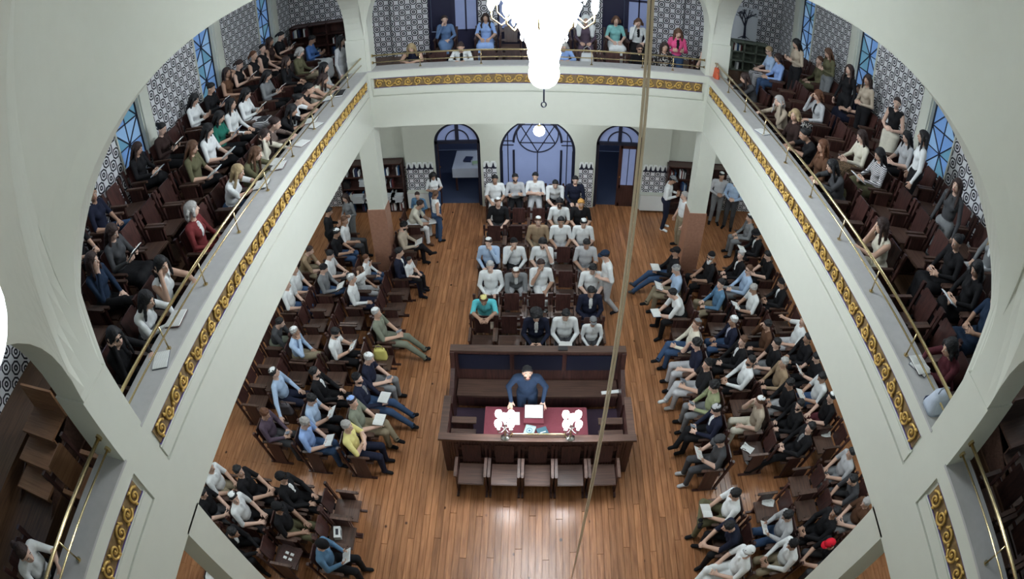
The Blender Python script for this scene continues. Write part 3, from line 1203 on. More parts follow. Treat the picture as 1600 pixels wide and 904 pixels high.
for i in range(8):                                    # unseen spots added beside the tiers throw most of the light down
    a = PI / 4 + i * PI / 2
    ld = bpy.data.lights.new('chandelier_light', 'SPOT' if i < 4 else 'POINT')
    ld.energy = (CHAND_W if i < 4 else CHAND_UP) / 4
    ld.color = COOL
    ld.shadow_soft_size = .15
    if i < 4:
        ld.spot_size = math.radians(172)
        ld.spot_blend = .22
    lo = bpy.data.objects.new('chandelier_light', ld)
    COL.objects.link(lo)
    lo.parent = ch
    lo.location = (.78 * math.cos(a), .78 * math.sin(a), 1.3 if i < 4 else 1.45)


def globe(x, y, z, r, label, ztop, en=None):
    t = empty('globe_lamp', (x, y, z))
    tag(t, label, 'lamp', 'white globe lamps')
    MB().ball((0, 0, 0), r, 20, 14).obj('globe', M_LAMP, t, True)
    MB().tube([(0, 0, r * .95), (0, 0, ztop - z)], .012, 6).lathe([(r * .4, r * .9), (r * .35, r * 1.05), (.012, r * 1.1)], (0, 0, 0), 12).obj('rod', M_BRASS, t)
    for k in range(2):
        ld = bpy.data.lights.new('globe_light', 'POINT')
        ld.energy = (en or GLOBE_W) / 2
        ld.color = COOL
        ld.shadow_soft_size = r
        lo = bpy.data.objects.new('globe_light', ld)
        COL.objects.link(lo)
        lo.parent = t
        lo.location = ((-1) ** k * (r * 2.1), 0, -r * .3)
    return t


globe(.02, 12.9, 3.18, .14, 'white globe lamp glowing below the back gallery before the star window', 4.06, 110)
gp = CAM + ray(-73, 503) * 1.8
globe(gp.x, gp.y, gp.z, .22, 'big white globe lamp at the left edge, nearest of all lamps', 9.58, 4)
globe(-gp.x - .1, gp.y - .5, gp.z, .22, 'white globe lamp hanging beside the right near arch', 9.58, 4)
for sx, sd in ((-1, 'left'), (1, 'right')):
    for y, w in ((3.2, 'near'), (7.2, 'middle'), (11.2, 'far')):  # globes added out of view to brighten the aisles
        globe(sx * 5.2, y, 3.72, .13, 'added unseen globe light below the %s gallery, %s one' % (sd, w), 4.06, 58)
    for y, w in ((4.5, 'near'), (9.0, 'far')):  # globes added behind the arches to light the gallery walls
        globe(sx * 5.3, y, 8.3, .15, 'added unseen globe light high above the %s gallery, %s one' % (sd, w), 9.58, GLOBE_W * .9)
for x, w in ((-2.2, 'left'), (2.2, 'right')):  # two more added out of view for the back gallery
    globe(x, 13.0, 8.3, .15, 'added unseen globe light high above the back gallery, %s one' % w, 9.58)

globe(-.6, 16.6, 3.3, .16, 'added unseen globe light in the vestibule beyond the doors', 4.1, 60)  # added fill light, lifts the dim vestibule

# ---- hoisting cord of the chandelier
cd_ = empty('hoisting_cord', (.57, 3.42, 0))
tag(cd_, 'pale doubled hoisting cord hanging from the vault down to the floor boards', 'rope')
for s in (-1, 1):
    MB().tube([(s * .006, 0, .01), (s * .008, 0, 1.2), (s * .011, 0, 3.4), (s * .0125, 0, 9.55)], [.003, .007, .010, .0105], 8).obj('strand', M_CORD, cd_, True)

# ---- brass railings on the ledges


def railing(name_label, M, u0, u1, posts, near=False):
    t = empty('brass_railing', (0, 0, 0))
    tag(t, name_label, 'railing', 'brass gallery railings')
    P = lambda u, v, z: M @ Vector((u, v, z))
    V0 = .11
    for nm, z, r in (('top_rail', 5.71, .019), ('mid_rail', 5.55, .011)):
        MB().tube([P(u0, V0, z), P((u0 + u1) / 2, V0, z), P(u1, V0, z)], r, 10).obj(nm, M_BRASS, t, True)
    for u in (u0 + .012, u1 - .012):
        for z in (5.71, 5.55):
            d = .014 if u < (u0 + u1) / 2 else -.014
            MB().tube([P(u - d, V0, z), P(u + d, V0, z)], .034, 12).obj('wall_flange', M_BRASS, t)
    for u in posts:
        po = MB().tube([P(u, V0, 5.41), P(u, V0, 5.70)], .0095, 8).obj('post', M_BRASS, t, True)
        MB().tube([P(u, V0, 5.401), P(u, V0, 5.412)], .03, 10).obj('foot_disc', M_BRASS, po)


railing('brass two-bar railing along the left gallery ledge', ML, 2.26, FY, [3.22 + i * 1.0 for i in range(8)])
railing('brass two-bar railing along the right gallery ledge', MR, 2.26, FY, [3.22 + i * 1.0 for i in range(8)])
railing('brass two-bar railing along the back gallery ledge', MBK, -3.44, 3.46, [-2.42, -1.17, .02, 1.05, 2.1, 2.75])
railing('brass two-bar railing beyond the near left pier', ML, -2.5, 1.84, [.75, -.4, -1.5])
railing('brass two-bar railing beyond the near right pier', MR, -2.5, 1.84, [.75, -.4, -1.5])

# ---- shelves, tables, radiators


def bookcase(label, x, y, z, w, h, d, shelves, upr, mat, fill=.6, seed=1, rz=0, loose=True, cat='bookcase'):
    rnd = random.Random(seed)
    t = empty('bookcase', (x, y, z), rz)
    tag(t, label, cat)
    m = MB()
    m.box(-w / 2, w / 2, d - .02, d, 0, h)
    for i in range(upr + 1):
        xx = -w / 2 + i * (w - .03) / upr
        m.box(xx, xx + .03, 0, d, 0, h)
    m.obj('carcass', mat, t)
    st = (h - .05) / shelves
    for i in range(shelves + 1):
        MB().box(-w / 2, w / 2, 0, d, i * st, i * st + .03).obj('shelf', mat, t)
    for i in range(shelves):
        x0 = -w / 2 + .05
        while x0 < w / 2 - .1:
            if rnd.random() < fill:
                n = rnd.randint(3, 7)
                for k in range(n):
                    bw = rnd.uniform(.025, .05)
                    if x0 + bw > w / 2 - .05:
                        break
                    hh = min(st - .06, rnd.uniform(.16, .26))
                    b = MB().box(0, bw - .003, 0, .15, 0, hh).obj('standing_book', rnd.choice(COVERS + [M_WHITE, M_PAGEB]))
                    b.matrix_world = t.matrix_world if False else Matrix.Translation((x, y, z)) @ Matrix.Rotation(rz, 4, 'Z') @ Matrix.Translation((x0, .03, i * st + .031))
                    BOOKS.append((b, label, i))
                    x0 += bw
            x0 += rnd.uniform(.05, .3)
    return t


M_PAGEB = plain('grey white spine', (.45, .46, .46), .6)
BOOKS = []
bookcase('dark wooden bookcase behind the left far pillar, filled with prayer books', -4.75, 14.34, 0, 1.9, 1.62, .34, 4, 2, M_DARKW, .8, 3)
bookcase('dark wooden shelf unit behind the right far pillar', 4.6, 14.34, 0, 1.8, 1.62, .34, 4, 2, M_DARKW, .4, 5)
bookcase('dark wooden bookcase in the far left corner of the gallery', -5.72, 14.2, TIER[1], 1.62, 1.28, .34, 4, 3, M_DARKW, .5, 8)
bookcase('green grey open shelf unit below the tree painting', 5.62, 14.2, TIER[1], 1.1, .86, .34, 3, 3, plain('green grey paint', (.16, .19, .15), .6), .15, 9)
cnt = {}
for b, lab, i in BOOKS:
    k = (lab, i)
    cnt[k] = cnt.get(k, 0) + 1
    where = {'dark wooden bookcase behind the left far pillar, filled with prayer books': 'bookcase behind the left far pillar', 'dark wooden shelf unit behind the right far pillar': 'shelf unit behind the right far pillar',
             'dark wooden bookcase in the far left corner of the gallery': 'far left gallery bookcase'}.get(lab, 'shelf unit below the tree painting')
    tag(b, '%s book from the left on the %s shelf, %s' % (nth(cnt[k]), ['bottom', 'second', 'third', 'top'][min(3, i)], where), 'book', 'books on shelves')
# stacks of papers and prayer shawls on the left low shelf
for i, (x, z) in enumerate(((-5.2, 0.45), (-4.75, .45), (-4.25, .45), (-4.0, .45), (-4.5, .86), (-5.0, .86))):
    m = MB()
    rnd = random.Random(i)
    for k in range(5):
        a = rnd.uniform(-.04, .04)
        m.box(-.17 + a, .17 + a, -.10, .10, k * .045, k * .045 + .038)
    o = m.obj('folded_cloth_pile', plain('grey white linen', (.50, .53, .56), .9, bump=.3, scale=30))
    o.location = (x, 14.22 if z < .6 else 14.48, z)
    tag(o, 'pile of folded grey white shawls, %s from the left in the left bookcase' % nth(i + 1), 'cloth', 'folded shawl piles')
for x, lab in ((-3.36, 'left'), (3.33, 'right')):
    t = empty('radiator', (x, 14.36, 0))
    tag(t, 'flat white radiator on the back wall beside the %s door' % lab, 'radiator')
    MB().box(-.36, .36, 0, .06, .10, .60).obj('panel', M_WHITE, t)
    MB().box(-.37, .37, -.005, .18, .60, .62).obj('top_grille', M_PLASTER2, t)
    MB().box(-.32, -.28, .06, .2, .2, .5).obj('bracket', M_WHITE, t)
    MB().box(.28, .32, .06, .2, .2, .5).obj('bracket', M_WHITE, t)
t = empty('side_table', (-1.95, 16.1, 0))
tag(t, 'table under a white cloth beyond the open left door', 'table')
MB().box(-.55, .55, -.6, .6, .76, .80).obj('table_top', M_DARKW, t)
m = MB().box(-.58, .58, -.63, .63, .802, .808).box(-.585, -.58, -.63, .63, .5, .808).box(-.58, .58, -.635, -.63, .5, .808)
m.obj('cloth', plain('white cloth', (.55, .6, .68), .9), t)
for a in (-.48, .48):
    for b in (-.52, .52):
        MB().box(a - .03, a + .03, b - .03, b + .03, 0, .76).obj('leg', M_DARKW, t)
closed_book('pale green book on the white vestibule table', (-1.8, 15.8, .81), .2, plain('light green cover', (.35, .5, .3), .6), .3, .2, .05)
closed_book('dark blue folder on the white vestibule table', (-2.1, 16.05, .81), 1.4, COVERS[0], .3, .24, .05)

# ---- tree painting in the right gallery
t = empty('tree_painting', (5.45, 14.38, 5.63))
tag(t, 'painted white board with a dark leafy tree standing on the gallery shelf', 'painting')
MB().box(-.37, .37, 0, .02, 0, .95).obj('board', plain('pale board', (.55, .58, .62), .7), t)
m = MB()
rnd = random.Random(4)


def branch(x, z, a, l, r, dep):
    x2, z2 = x + l * math.sin(a), z + l * math.cos(a)
    x2 = max(-.34, min(.34, x2))
    z2 = min(.92, z2)
    m.tube([(x, -.004, z), (x2, -.004, z2)], [r, r * .7], 4)
    if dep:
        for k in range(3):
            branch(x2, z2, a + rnd.uniform(-.9, .9), l * rnd.uniform(.6, .8), r * .6, dep - 1)
    else:
        m.ball((x2, -.004, z2), .016, 6, 3)


branch(0, .05, 0, .34, .05, 3)
for k in range(4):
    m.tube([(0, -.004, .12), (-.18 + .12 * k, -.004, .03)], [.025, .008], 4)
m.obj('tree', M_IRON, t)
# ================================================================ PEOPLE
# one continuous surface per body: limbs, torso, head, face and fingers are blended as a distance field and skinned once
SKIN, TOP, SLEEVE, UARM, PANTS, SHIN, SHOE, FRONT, EYE, LIP = range(10)


def v3(*a):
    return np.array(a, float)


class Field:
    def __init__(s):
        s.p = []

    def cap(s, a, b, ra, rb, lab, k=.02):
        s.p.append(('c', np.array(a, float), np.array(b, float), ra, rb, lab, k))

    def ell(s, c, r, lab, k=.02, R=None):
        s.p.append(('e', np.array(c, float), np.array(r, float), R, None, lab, k))

    @staticmethod
    def dist(p, P):
        if p[0] == 'c':
            a, b = p[1], p[2]
            ba = b - a
            t = np.clip(((P - a) @ ba) / (ba @ ba + 1e-12), 0, 1)
            q = P - a - t[..., None] * ba
            return np.sqrt((q * q).sum(-1)) - (p[3] + t * (p[4] - p[3]))
        q = P - p[1]
        if p[3] is not None:
            q = q @ p[3]
        k0 = np.sqrt(((q / p[2]) ** 2).sum(-1))
        k1 = np.sqrt(((q / p[2] ** 2) ** 2).sum(-1)) + 1e-9
        return k0 * (k0 - 1) / k1

    def bounds(s, p):
        if p[0] == 'c':
            r = max(p[3], p[4])
            return np.minimum(p[1], p[2]) - r, np.maximum(p[1], p[2]) + r
        r = p[2].max() if p[3] is not None else p[2]
        return p[1] - r, p[1] + r

    def grid(s, h, cuts=None):
        lo = np.min([s.bounds(p)[0] for p in s.p], 0) - .04
        hi = np.max([s.bounds(p)[1] for p in s.p], 0) + .04
        n = np.ceil((hi - lo) / h).astype(int) + 1
        F = np.full(n, .2, np.float32)
        for p in s.p:
            a, b = s.bounds(p)
            pad = p[6] + 2.5 * h
            i0 = np.maximum(((a - pad - lo) / h).astype(int), 0)
            i1 = np.minimum(((b + pad - lo) / h).astype(int) + 2, n)
            ax = [lo[k] + h * np.arange(i0[k], i1[k]) for k in range(3)]
            P = np.stack(np.meshgrid(*ax, indexing='ij'), -1)
            d = s.dist(p, P).astype(np.float32)
            sl = tuple(slice(i0[k], i1[k]) for k in range(3))
            f = F[sl]
            k = p[6]
            hh = np.maximum(k - np.abs(f - d), 0) / k
            F[sl] = np.minimum(f, d) - hh * hh * k * .25
        if cuts is not None:
            ax = [lo[k] + h * np.arange(n[k]) for k in range(3)]
            P = np.stack(np.meshgrid(*ax, indexing='ij'), -1)
            F = np.maximum(F, cuts(P)).astype(np.float32)
        return F, lo


def surface_nets(F, lo, h):
    s = F < 0
    c = [s[dx:s.shape[0] - 1 + dx, dy:s.shape[1] - 1 + dy, dz:s.shape[2] - 1 + dz] for dx in (0, 1) for dy in (0, 1) for dz in (0, 1)]
    anyc, allc = c[0].copy(), c[0].copy()
    for k in c[1:]:
        anyc |= k
        allc &= k
    idx = np.argwhere(anyc & ~allc)
    vid = -np.ones(anyc.shape, np.int64)
    vid[tuple(idx.T)] = np.arange(len(idx))
    acc = np.zeros((len(idx), 3))
    cnt = np.zeros(len(idx))
    cor = [(dx, dy, dz) for dx in (0, 1) for dy in (0, 1) for dz in (0, 1)]
    val = {o: F[idx[:, 0] + o[0], idx[:, 1] + o[1], idx[:, 2] + o[2]].astype(float) for o in cor}
    for o in cor:
        for ax in range(3):
            if o[ax]:
                continue
            o2 = list(o)
            o2[ax] = 1
            o2 = tuple(o2)
            a, b = val[o], val[o2]
            m = (a < 0) != (b < 0)
            t = np.where(m, a / np.where(m, a - b, 1), 0)
            pt = np.tile(np.array(o, float), (len(idx), 1))
            pt[:, ax] += t
            acc[m] += pt[m]
            cnt[m] += 1
    V = lo + h * (idx + acc / cnt[:, None])
    quads = []
    for ax in range(3):
        u, w = (ax + 1) % 3, (ax + 2) % 3
        n = list(s.shape)
        sl0 = [slice(1, n[k] - 1) for k in range(3)]
        sl0[ax] = slice(0, n[ax] - 1)
        sl1 = list(sl0)
        sl1[ax] = slice(1, n[ax])
        a, b = s[tuple(sl0)], s[tuple(sl1)]
        e = np.argwhere(a != b)
        inside = a[tuple(e.T)]
        base = e.copy()
        for k in range(3):
            if k != ax:
                base[:, k] += 1
        q = []
        for (du, dw) in ((0, 0), (-1, 0), (-1, -1), (0, -1)):
            p = base.copy()
            p[:, u] += du
            p[:, w] += dw
            q.append(vid[tuple(p.T)])
        q = np.stack(q, 1)
        q[~inside] = q[~inside][:, ::-1]
        quads.append(q)
    Q = np.concatenate(quads)
    Q = Q[(Q >= 0).all(1)]
    return V, Q


def np_mesh(name, V, Q, labels=None, nm=10, smooth=True):
    me = bpy.data.meshes.new(name)
    me.vertices.add(len(V))
    me.vertices.foreach_set('co', V.astype(np.float32).ravel())
    me.loops.add(Q.size)
    me.loops.foreach_set('vertex_index', Q.astype(np.int32).ravel())
    me.polygons.add(len(Q))
    me.polygons.foreach_set('loop_start', np.arange(0, Q.size, 4, dtype=np.int32))
    me.polygons.foreach_set('loop_total', np.full(len(Q), 4, dtype=np.int32))
    if labels is not None:
        for i in range(nm):
            me.materials.append(M_WHITE)
        me.polygons.foreach_set('material_index', labels[Q[:, 0]].astype(np.int32))
    if smooth:
        me.polygons.foreach_set('use_smooth', np.ones(len(Q), dtype=bool))
    me.update(calc_edges=True)
    return me


def nrm(a):
    a = np.array(a, float)
    return a / (np.linalg.norm(a) + 1e-12)


def hand(F, w, d, n, side, curl=.5, spread=1.0):
    """palm, four unequal fingers with two bends, thumb leaving the side of the palm; n = back of the hand"""
    d = nrm(d)
    n = nrm(np.array(n, float) - d * np.dot(n, d))
    l = nrm(np.cross(n, d)) * side
    w = np.array(w, float)
    for o in (-.024, 0, .024):
        F.cap(w + d * .012 + l * o * .6, w + d * .078 + l * o, .019, .015, SKIN, .02)
    for i, (o, L) in enumerate(((-.037, .056), (-.0125, .070), (.0125, .074), (.037, .066))):
        b = w + d * .085 + l * o
        f1 = nrm(d - n * .35 * curl + l * (o * 2.2 * spread))
        f2 = nrm(d * (1 - curl * .6) - n * (1.0 * curl + .1) + l * o * 1.5)
        m = b + f1 * L * .5
        F.cap(b, m, .0105, .0098, SKIN, .006)
        F.cap(m, m + f2 * L * .5, .0098, .0085, SKIN, .006)
    b = w + d * .03 + l * .03
    m = b + nrm(d * .6 + l * .9 - n * .2) * .035
    F.cap(b, m, .015, .012, SKIN, .012)
    F.cap(m, m + nrm(d * .9 + l * .35 - n * .4 * curl) * .03, .012, .009, SKIN, .006)


def head_rot(yaw, pitch):
    cy, sy = math.cos(yaw), math.sin(yaw)
    cp, sp = math.cos(pitch), math.sin(pitch)
    Rz = np.array([[cy, -sy, 0], [sy, cy, 0], [0, 0, 1]])
    Rx = np.array([[1, 0, 0], [0, cp, -sp], [0, sp, cp]])
    return Rz @ Rx


ARMS = {   # elbow, wrist, hand direction, back-of-hand, curl   (right side; x mirrored for the left)
    'lap': ((.255, -.03, .73), (.12, .20, .645), (-.45, .85, -.15), (.1, .1, 1), .5),
    'book': ((.25, -.01, .76), (.115, .215, .80), (-.35, .75, .35), (.7, -.2, -.5), .9),
    'low': ((.25, -.01, .73), (.10, .24, .68), (-.45, .8, .1), (.5, .1, .6), .8),
    'cross': ((.25, .02, .76), (-.06, .155, .84), (-.95, .1, .15), (-.1, .9, .3), .3),
    'cross2': ((.25, .02, .76), (-.03, .12, .79), (-.95, .0, .05), (-.1, .9, .3), .3),
    'chin': ((.21, .12, .76), (.06, .095, 1.055), (-.25, -.15, .9), (.8, .5, .2), 1.2),
    'side': ((.43, -.10, .82), (.66, .02, .73), (.9, .35, -.15), (.1, .2, 1), .4),
    'ledge': ((.24, .26, .865), (.10, .45, .885), (-.5, .8, .0), (.2, .1, 1), .6),
    'knees': ((.20, .23, .67), (.06, .43, .60), (-.5, .75, -.3), (.5, .1, .8), .7),
    'head': ((.34, -.02, 1.13), (.135, -.06, 1.25), (-.8, -.2, .25), (.2, -.3, .9), .6),
    'face': ((.22, .16, .80), (.10, .12, 1.14), (-.35, -.25, .85), (.8, .5, .2), .9),
    'up': ((.34, .18, 1.12), (.33, .32, 1.33), (-.1, .2, .95), (.3, -.9, 0), .4),
    # standing
    'down': ((.255, -.03, 1.10), (.265, .07, .86), (-.05, .25, -.95), (.95, .1, 0), .5),
    'waist': ((.26, -.02, 1.10), (.09, .20, 1.08), (-.75, .55, .15), (.3, .6, .6), .6),
    'hold': ((.25, .0, 1.12), (.11, .23, 1.17), (-.3, .75, .35), (.7, -.2, -.5), .8),
    'table': ((.315, .08, 1.17), (.27, .24, .965), (.12, .75, -.38), (.15, .3, .95), .25),
    'hip': ((.40, -.10, 1.15), (.24, .02, .99), (-.6, .55, -.45), (.6, .3, .6), .5),
}
LEGS = {   # knee, ankle, toe for right and left (x signed)
    'std': (((.12, .36, .525), (.125, .37, .10), (.14, .50, .035)), ((-.12, .36, .525), (-.125, .37, .10), (-.14, .50, .035))),
    'wide': (((.20, .35, .525), (.19, .36, .10), (.24, .48, .035)), ((-.20, .35, .525), (-.19, .36, .10), (-.24, .48, .035))),
    'cross': (((.03, .38, .63), (-.10, .56, .33), (-.14, .69, .30)), ((-.09, .37, .515), (-.08, .38, .10), (-.09, .51, .035))),
    'fig4': (((.24, .30, .62), (-.10, .40, .59), (-.22, .43, .60)), ((-.12, .36, .52), (-.12, .37, .10), (-.13, .5, .035))),
    'out': (((.13, .38, .51), (.14, .66, .13), (.16, .76, .09)), ((-.11, .38, .52), (-.11, .50, .10), (-.13, .63, .035))),
    'long': (((.12, .40, .49), (.13, .72, .13), (.16, .81, .13)), ((-.11, .40, .48), (-.10, .77, .10), (-.13, .86, .10))),
    'tuck': (((.12, .33, .53), (.125, .23, .10), (.14, .36, .035)), ((-.12, .33, .53), (-.125, .21, .10), (-.14, .34, .035))),
    'stand': (((.10, .03, .50), (.11, -.02, .09), (.14, .12, .035)), ((-.10, .03, .50), (-.11, -.02, .09), (-.14, .12, .035))),
    'stride': (((.10, .16, .51), (.11, .20, .09), (.12, .33, .035)), ((-.10, .00, .49), (-.11, -.26, .13), (-.12, -.15, .05))),
}
# pose: (right arm, left arm, legs, lean, head yaw, head pitch)
POSES = {
    'low': ('low', 'low', 'std', .04, .08, -.35),
    'lap': ('lap', 'lap', 'std', .03, .0, -.12), 'lapt': ('lap', 'lap', 'wide', .0, .55, -.05), 'legx': ('lap', 'low', 'cross', -.06, .35, .02),
    'book': ('book', 'book', 'std', .06, .0, -.5), 'bookx': ('low', 'low', 'cross', .04, .1, -.45), 'cross': ('cross', 'cross2', 'std', -.04, .15, -.05),
    'crossl': ('cross', 'cross2', 'out', -.08, -.3, .05), 'chin': ('chin', 'lap', 'cross', .1, .2, -.1), 'fwd': ('knees', 'knees', 'wide', .42, .0, -.25),
    'side': ('side', 'lap', 'out', -.10, .4, .05), 'out': ('lap', 'low', 'long', -.10, .2, .02), 'head': ('head', 'lap', 'std', .05, .3, -.1),
    'face': ('face', 'lap', 'std', .1, .0, -.25), 'ledge': ('ledge', 'ledge', 'tuck', .36, .0, -.35), 'ledgec': ('face', 'ledge', 'tuck', .25, -.3, -.15),
    'fig4': ('low', 'low', 'fig4', -.02, .0, -.35), 'upb': ('lap', 'up', 'std', .0, .2, .0), 'backup': ('lap', 'face', 'std', -.06, .3, .3),
    'stand': ('down', 'down', 'stand', .0, .0, -.05), 'hold': ('hold', 'hold', 'stand', .05, .0, -.4), 'waist': ('waist', 'waist', 'stand', .03, .3, -.15),
    'walk': ('down', 'waist', 'stride', .12, .0, -.25), 'table': ('table', 'table', 'stand', .20, .12, .30), 'bend': ('waist', 'down', 'stride', .5, .2, -.3), 'hip': ('hip', 'down', 'stand', .0, .5, -.1),
}
STANDING = {'stand', 'hold', 'waist', 'walk', 'table', 'bend', 'hip'}
HANDS_AT = {'book': (0, .30, .86), 'bookx': (0, .32, .73), 'hold': (0, .33, 1.23), 'low': (0, .32, .73), 'fig4': (0, .32, .75), 'ledge': (0, .56, .868), 'fwd': (0, .5, .62), 'lap': (0, .27, .69)}
H_VOX = 0.0105


def build_body(pose, fem, skirt):
    ra, la, lg, lean, yaw, pitch = POSES[pose]
    F = Field()
    st = pose in STANDING
    hz = .93 if st else .545
    hy = -.02 if st else -.10
    cl, sl = math.cos(lean), math.sin(lean)

    def sp(x, up, fwd=0.0):              # point on the spine frame
        return v3(x, hy + up * sl + fwd * cl, hz + up * cl - fwd * sl)
    sw = .165 if fem else .19
    # torso
    F.ell(sp(0, .02, -.01), (.172 if fem else .175, .135, .115), PANTS, .04)
    F.ell(sp(0, .20), (.132 if fem else .160, .112, .15), TOP, .05)
    F.ell(sp(0, .36), (.150 if fem else .184, .116, .15), TOP, .05)
    F.cap(sp(-sw * .8, .475, -.01), sp(sw * .8, .475, -.01), .062, .062, TOP, .05)
    if fem:
        for s in (-1, 1):
            F.ell(sp(s * .07, .34, .075), (.062, .055, .06), TOP, .03)
    else:
        F.ell(sp(0, .18, .045), (.13, .075, .12), TOP, .05)
    F.ell(sp(0, .40, .095), (.035, .022, .10), FRONT, .02)
    # neck and head
    nb = sp(0, .50)
    hc = sp(0, .685, .045)
    hc = v3(math.sin(yaw) * -.01, hc[1] + (.02 if pitch < -.3 else 0), hc[2] - (.015 if pitch < -.3 else 0))
    R = head_rot(yaw, pitch)
    H = lambda x, y, z: hc + R @ v3(x, y, z)
    F.cap(nb, H(0, -.015, -.06), .056 if not fem else .047, .05 if not fem else .043, SKIN, .02)
    F.ell(H(0, -.010, .032), (.074, .093, .086), SKIN, .02, R)
    F.ell(H(0, .022, -.045), (.055, .064, .066), SKIN, .035, R)
    F.cap(H(0, .082, .018), H(0, .100, -.018), .010, .0145, SKIN, .012)
    for s in (-1, 1):
        F.ell(H(s * .076, -.008, .002), (.012, .022, .032), SKIN, .008, R)
        F.ell(H(s * .030, .070, .018), (.015, .010, .010), SKIN, .006, R)
    F.cap(H(-.018, .082, -.050), H(.018, .082, -.050), .009, .009, LIP, .006)
    # arms
    for s, an in ((1, ra), (-1, la)):
        e, w, d, n, cu = ARMS[an]
        e, w = v3(e[0] * s, e[1], e[2]), v3(w[0] * s, w[1], w[2])
        d, n = v3(d[0] * s, d[1], d[2]), v3(n[0] * s, n[1], n[2])
        if skirt and an in ('lap', 'low'):
            e[2] += .04
            w[2] += .055
        if fem and an not in ('ledge',):
            e[0] *= .93
        if lean > .3 and an not in ('ledge', 'knees', 'face'):
            e = e + v3(0, .14, -.04)
            w = w + v3(0, .12, -.02)
        sh = sp(s * sw, .462, -.005)
        F.cap(sh, e, .061 if not fem else .050, .049 if not fem else .041, UARM, .025)
        F.cap(e, w, .047 if not fem else .039, .032 if not fem else .027, SLEEVE, .015)
        F.cap(w, w + nrm(d) * .02, .024, .022, SKIN, .012)
        hand(F, w, d, n, s, cu)
    # legs
    for s, (k, a, t) in zip((1, -1), LEGS[lg]):
        k, a, t = v3(*k), v3(*a), v3(*t)
        hp = v3(s * .092, hy + .02, hz - .01)
        F.cap(hp, k, .098, .071, PANTS, .03)
        F.cap(k, a, .068, .051, SHIN, .02)
        F.cap(a + v3(0, -.02, -.03), t, .040, .036, SHOE, .02)
        F.cap(a + v3(0, 0, .02), a + v3(0, -.01, -.04), .042, .042, SHOE, .02)
        if skirt:
            F.cap(hp, k, .105, .085, PANTS, .06)
            F.cap(k, k * .25 + a * .75, .085, .105, PANTS, .06)
    if skirt:
        kr, kl = v3(*LEGS[lg][0][0]), v3(*LEGS[lg][1][0])
        ar, al = v3(*LEGS[lg][0][1]), v3(*LEGS[lg][1][1])
        F.cap(v3(0, hy, hz), (kr + kl) / 2, .10, .085, PANTS, .06)
        F.cap((kr + kl) / 2, (ar + al) / 2 * .8 + (kr + kl) / 2 * .2, .085, .10, PANTS, .06)
    G, lo = F.grid(H_VOX)
    V, Q = surface_nets(G, lo, H_VOX)
    labs = np.array([p[5] for p in F.p])
    best = np.full(len(V), 9.0)
    lab = np.zeros(len(V), int)
    for p in F.p:
        d = Field.dist(p, V)
        if p[5] == LIP:
            d = d + .0015
        if p[5] == SKIN and p[0] == 'c' and p[3] < .03:
            d = d + .004
        if p[5] == FRONT:
            d = np.where((np.abs(V[:, 0]) < .035), d - .010, d + .03)
        if p[5] == SKIN and p[0] == 'c' and p[3] > .045:
            d = d + .006
        m = d < best
        best[m] = d[m]
        lab[m] = p[5]
    me = np_mesh('person', V, Q, lab)
    return me, hc, R


BODIES = {}


def body(pose, fem, skirt):
    k = (pose, fem, skirt)
    if k not in BODIES:
        BODIES[k] = build_body(*k)
    return BODIES[k]


# ---- hair and headwear, modelled once around a head centred on the origin (face towards +Y)
def sdf_mesh(name, build, cut=None, h=.011):
    F = Field()
    build(F)
    G, lo = F.grid(h, cut)
    V, Q = surface_nets(G, lo, h)
    me = np_mesh(name, V, Q, np.zeros(len(V), int), 1)
    return me


def hairline(P):
    x, y, z = P[..., 0], P[..., 1], P[..., 2]
    return np.minimum(np.maximum(.62 * y - z * .78 + .019 - .10 * np.abs(x), -.3), .2)


def cap_ell(F, g=.012):
    F.ell((0, -.012, .034), (.074 + g, .093 + g, .086 + g), 0, .01)


def hair_short(F):
    cap_ell(F, .009)
    rnd = random.Random(1)
    for i in range(46):
        a, b = rnd.uniform(0, 2 * PI), rnd.uniform(.1, 1.5)
        F.ell((.078 * math.cos(a) * math.cos(b), -.012 + .096 * math.sin(a) * math.cos(b), .034 + .090 * math.sin(b)), (.02, .02, .014), 0, .008)


def hair_curly(F):
    cap_ell(F, .016)
    rnd = random.Random(2)
    for i in range(60):
        a, b = rnd.uniform(0, 2 * PI), rnd.uniform(-.2, 1.4)
        F.ell((.085 * math.cos(a) * math.cos(b), -.012 + .10 * math.sin(a) * math.cos(b), .034 + .098 * math.sin(b)), (.026,) * 3, 0, .008)


def hair_afro(F):
    F.ell((0, -.02, .05), (.125, .135, .12), 0, .01)
    rnd = random.Random(3)
    for i in range(60):
        a, b = rnd.uniform(0, 2 * PI), rnd.uniform(-.3, 1.4)
        F.ell((.118 * math.cos(a) * math.cos(b), -.02 + .125 * math.sin(a) * math.cos(b), .05 + .112 * math.sin(b)), (.028,) * 3, 0, .008)


def locks(F, front, length, wav):
    cap_ell(F, .015)
    F.ell((0, -.075, -.02), (.088, .05, .12), 0, .03)
    for i in range(7):
        x = -.075 + .15 * i / 6
        z = 0
        p = v3(x, -.085 + abs(x) * .3, .02)
        for k in range(4):
            q = v3(x * (1.05 + .06 * k) + wav * .012 * (-1) ** (k + i), -.105 + abs(x) * .35 - .004 * k, .02 - length * (k + 1) / 4)
            F.cap(p, q, .030 - .003 * k, .028 - .004 * k, 0, .015)
            p = q
    for s in (-1, 1):
        p = v3(s * .082, .01, .03)
        for k in range(4):
            q = v3(s * (.092 + .006 * k) + wav * .012 * (-1) ** k, .015 + front * .018 * k, .03 - length * (.95 if front else .75) * (k + 1) / 4)
            F.cap(p, q, .024, .024 - .002 * k, 0, .015)
            p = q


def face_cut(P):
    x, y, z = P[..., 0], P[..., 1], P[..., 2]
    face = .062 - np.sqrt((x / 1.0) ** 2 + ((z + .02) / 1.45) ** 2)
    return np.where(y > .03, face, -.2)


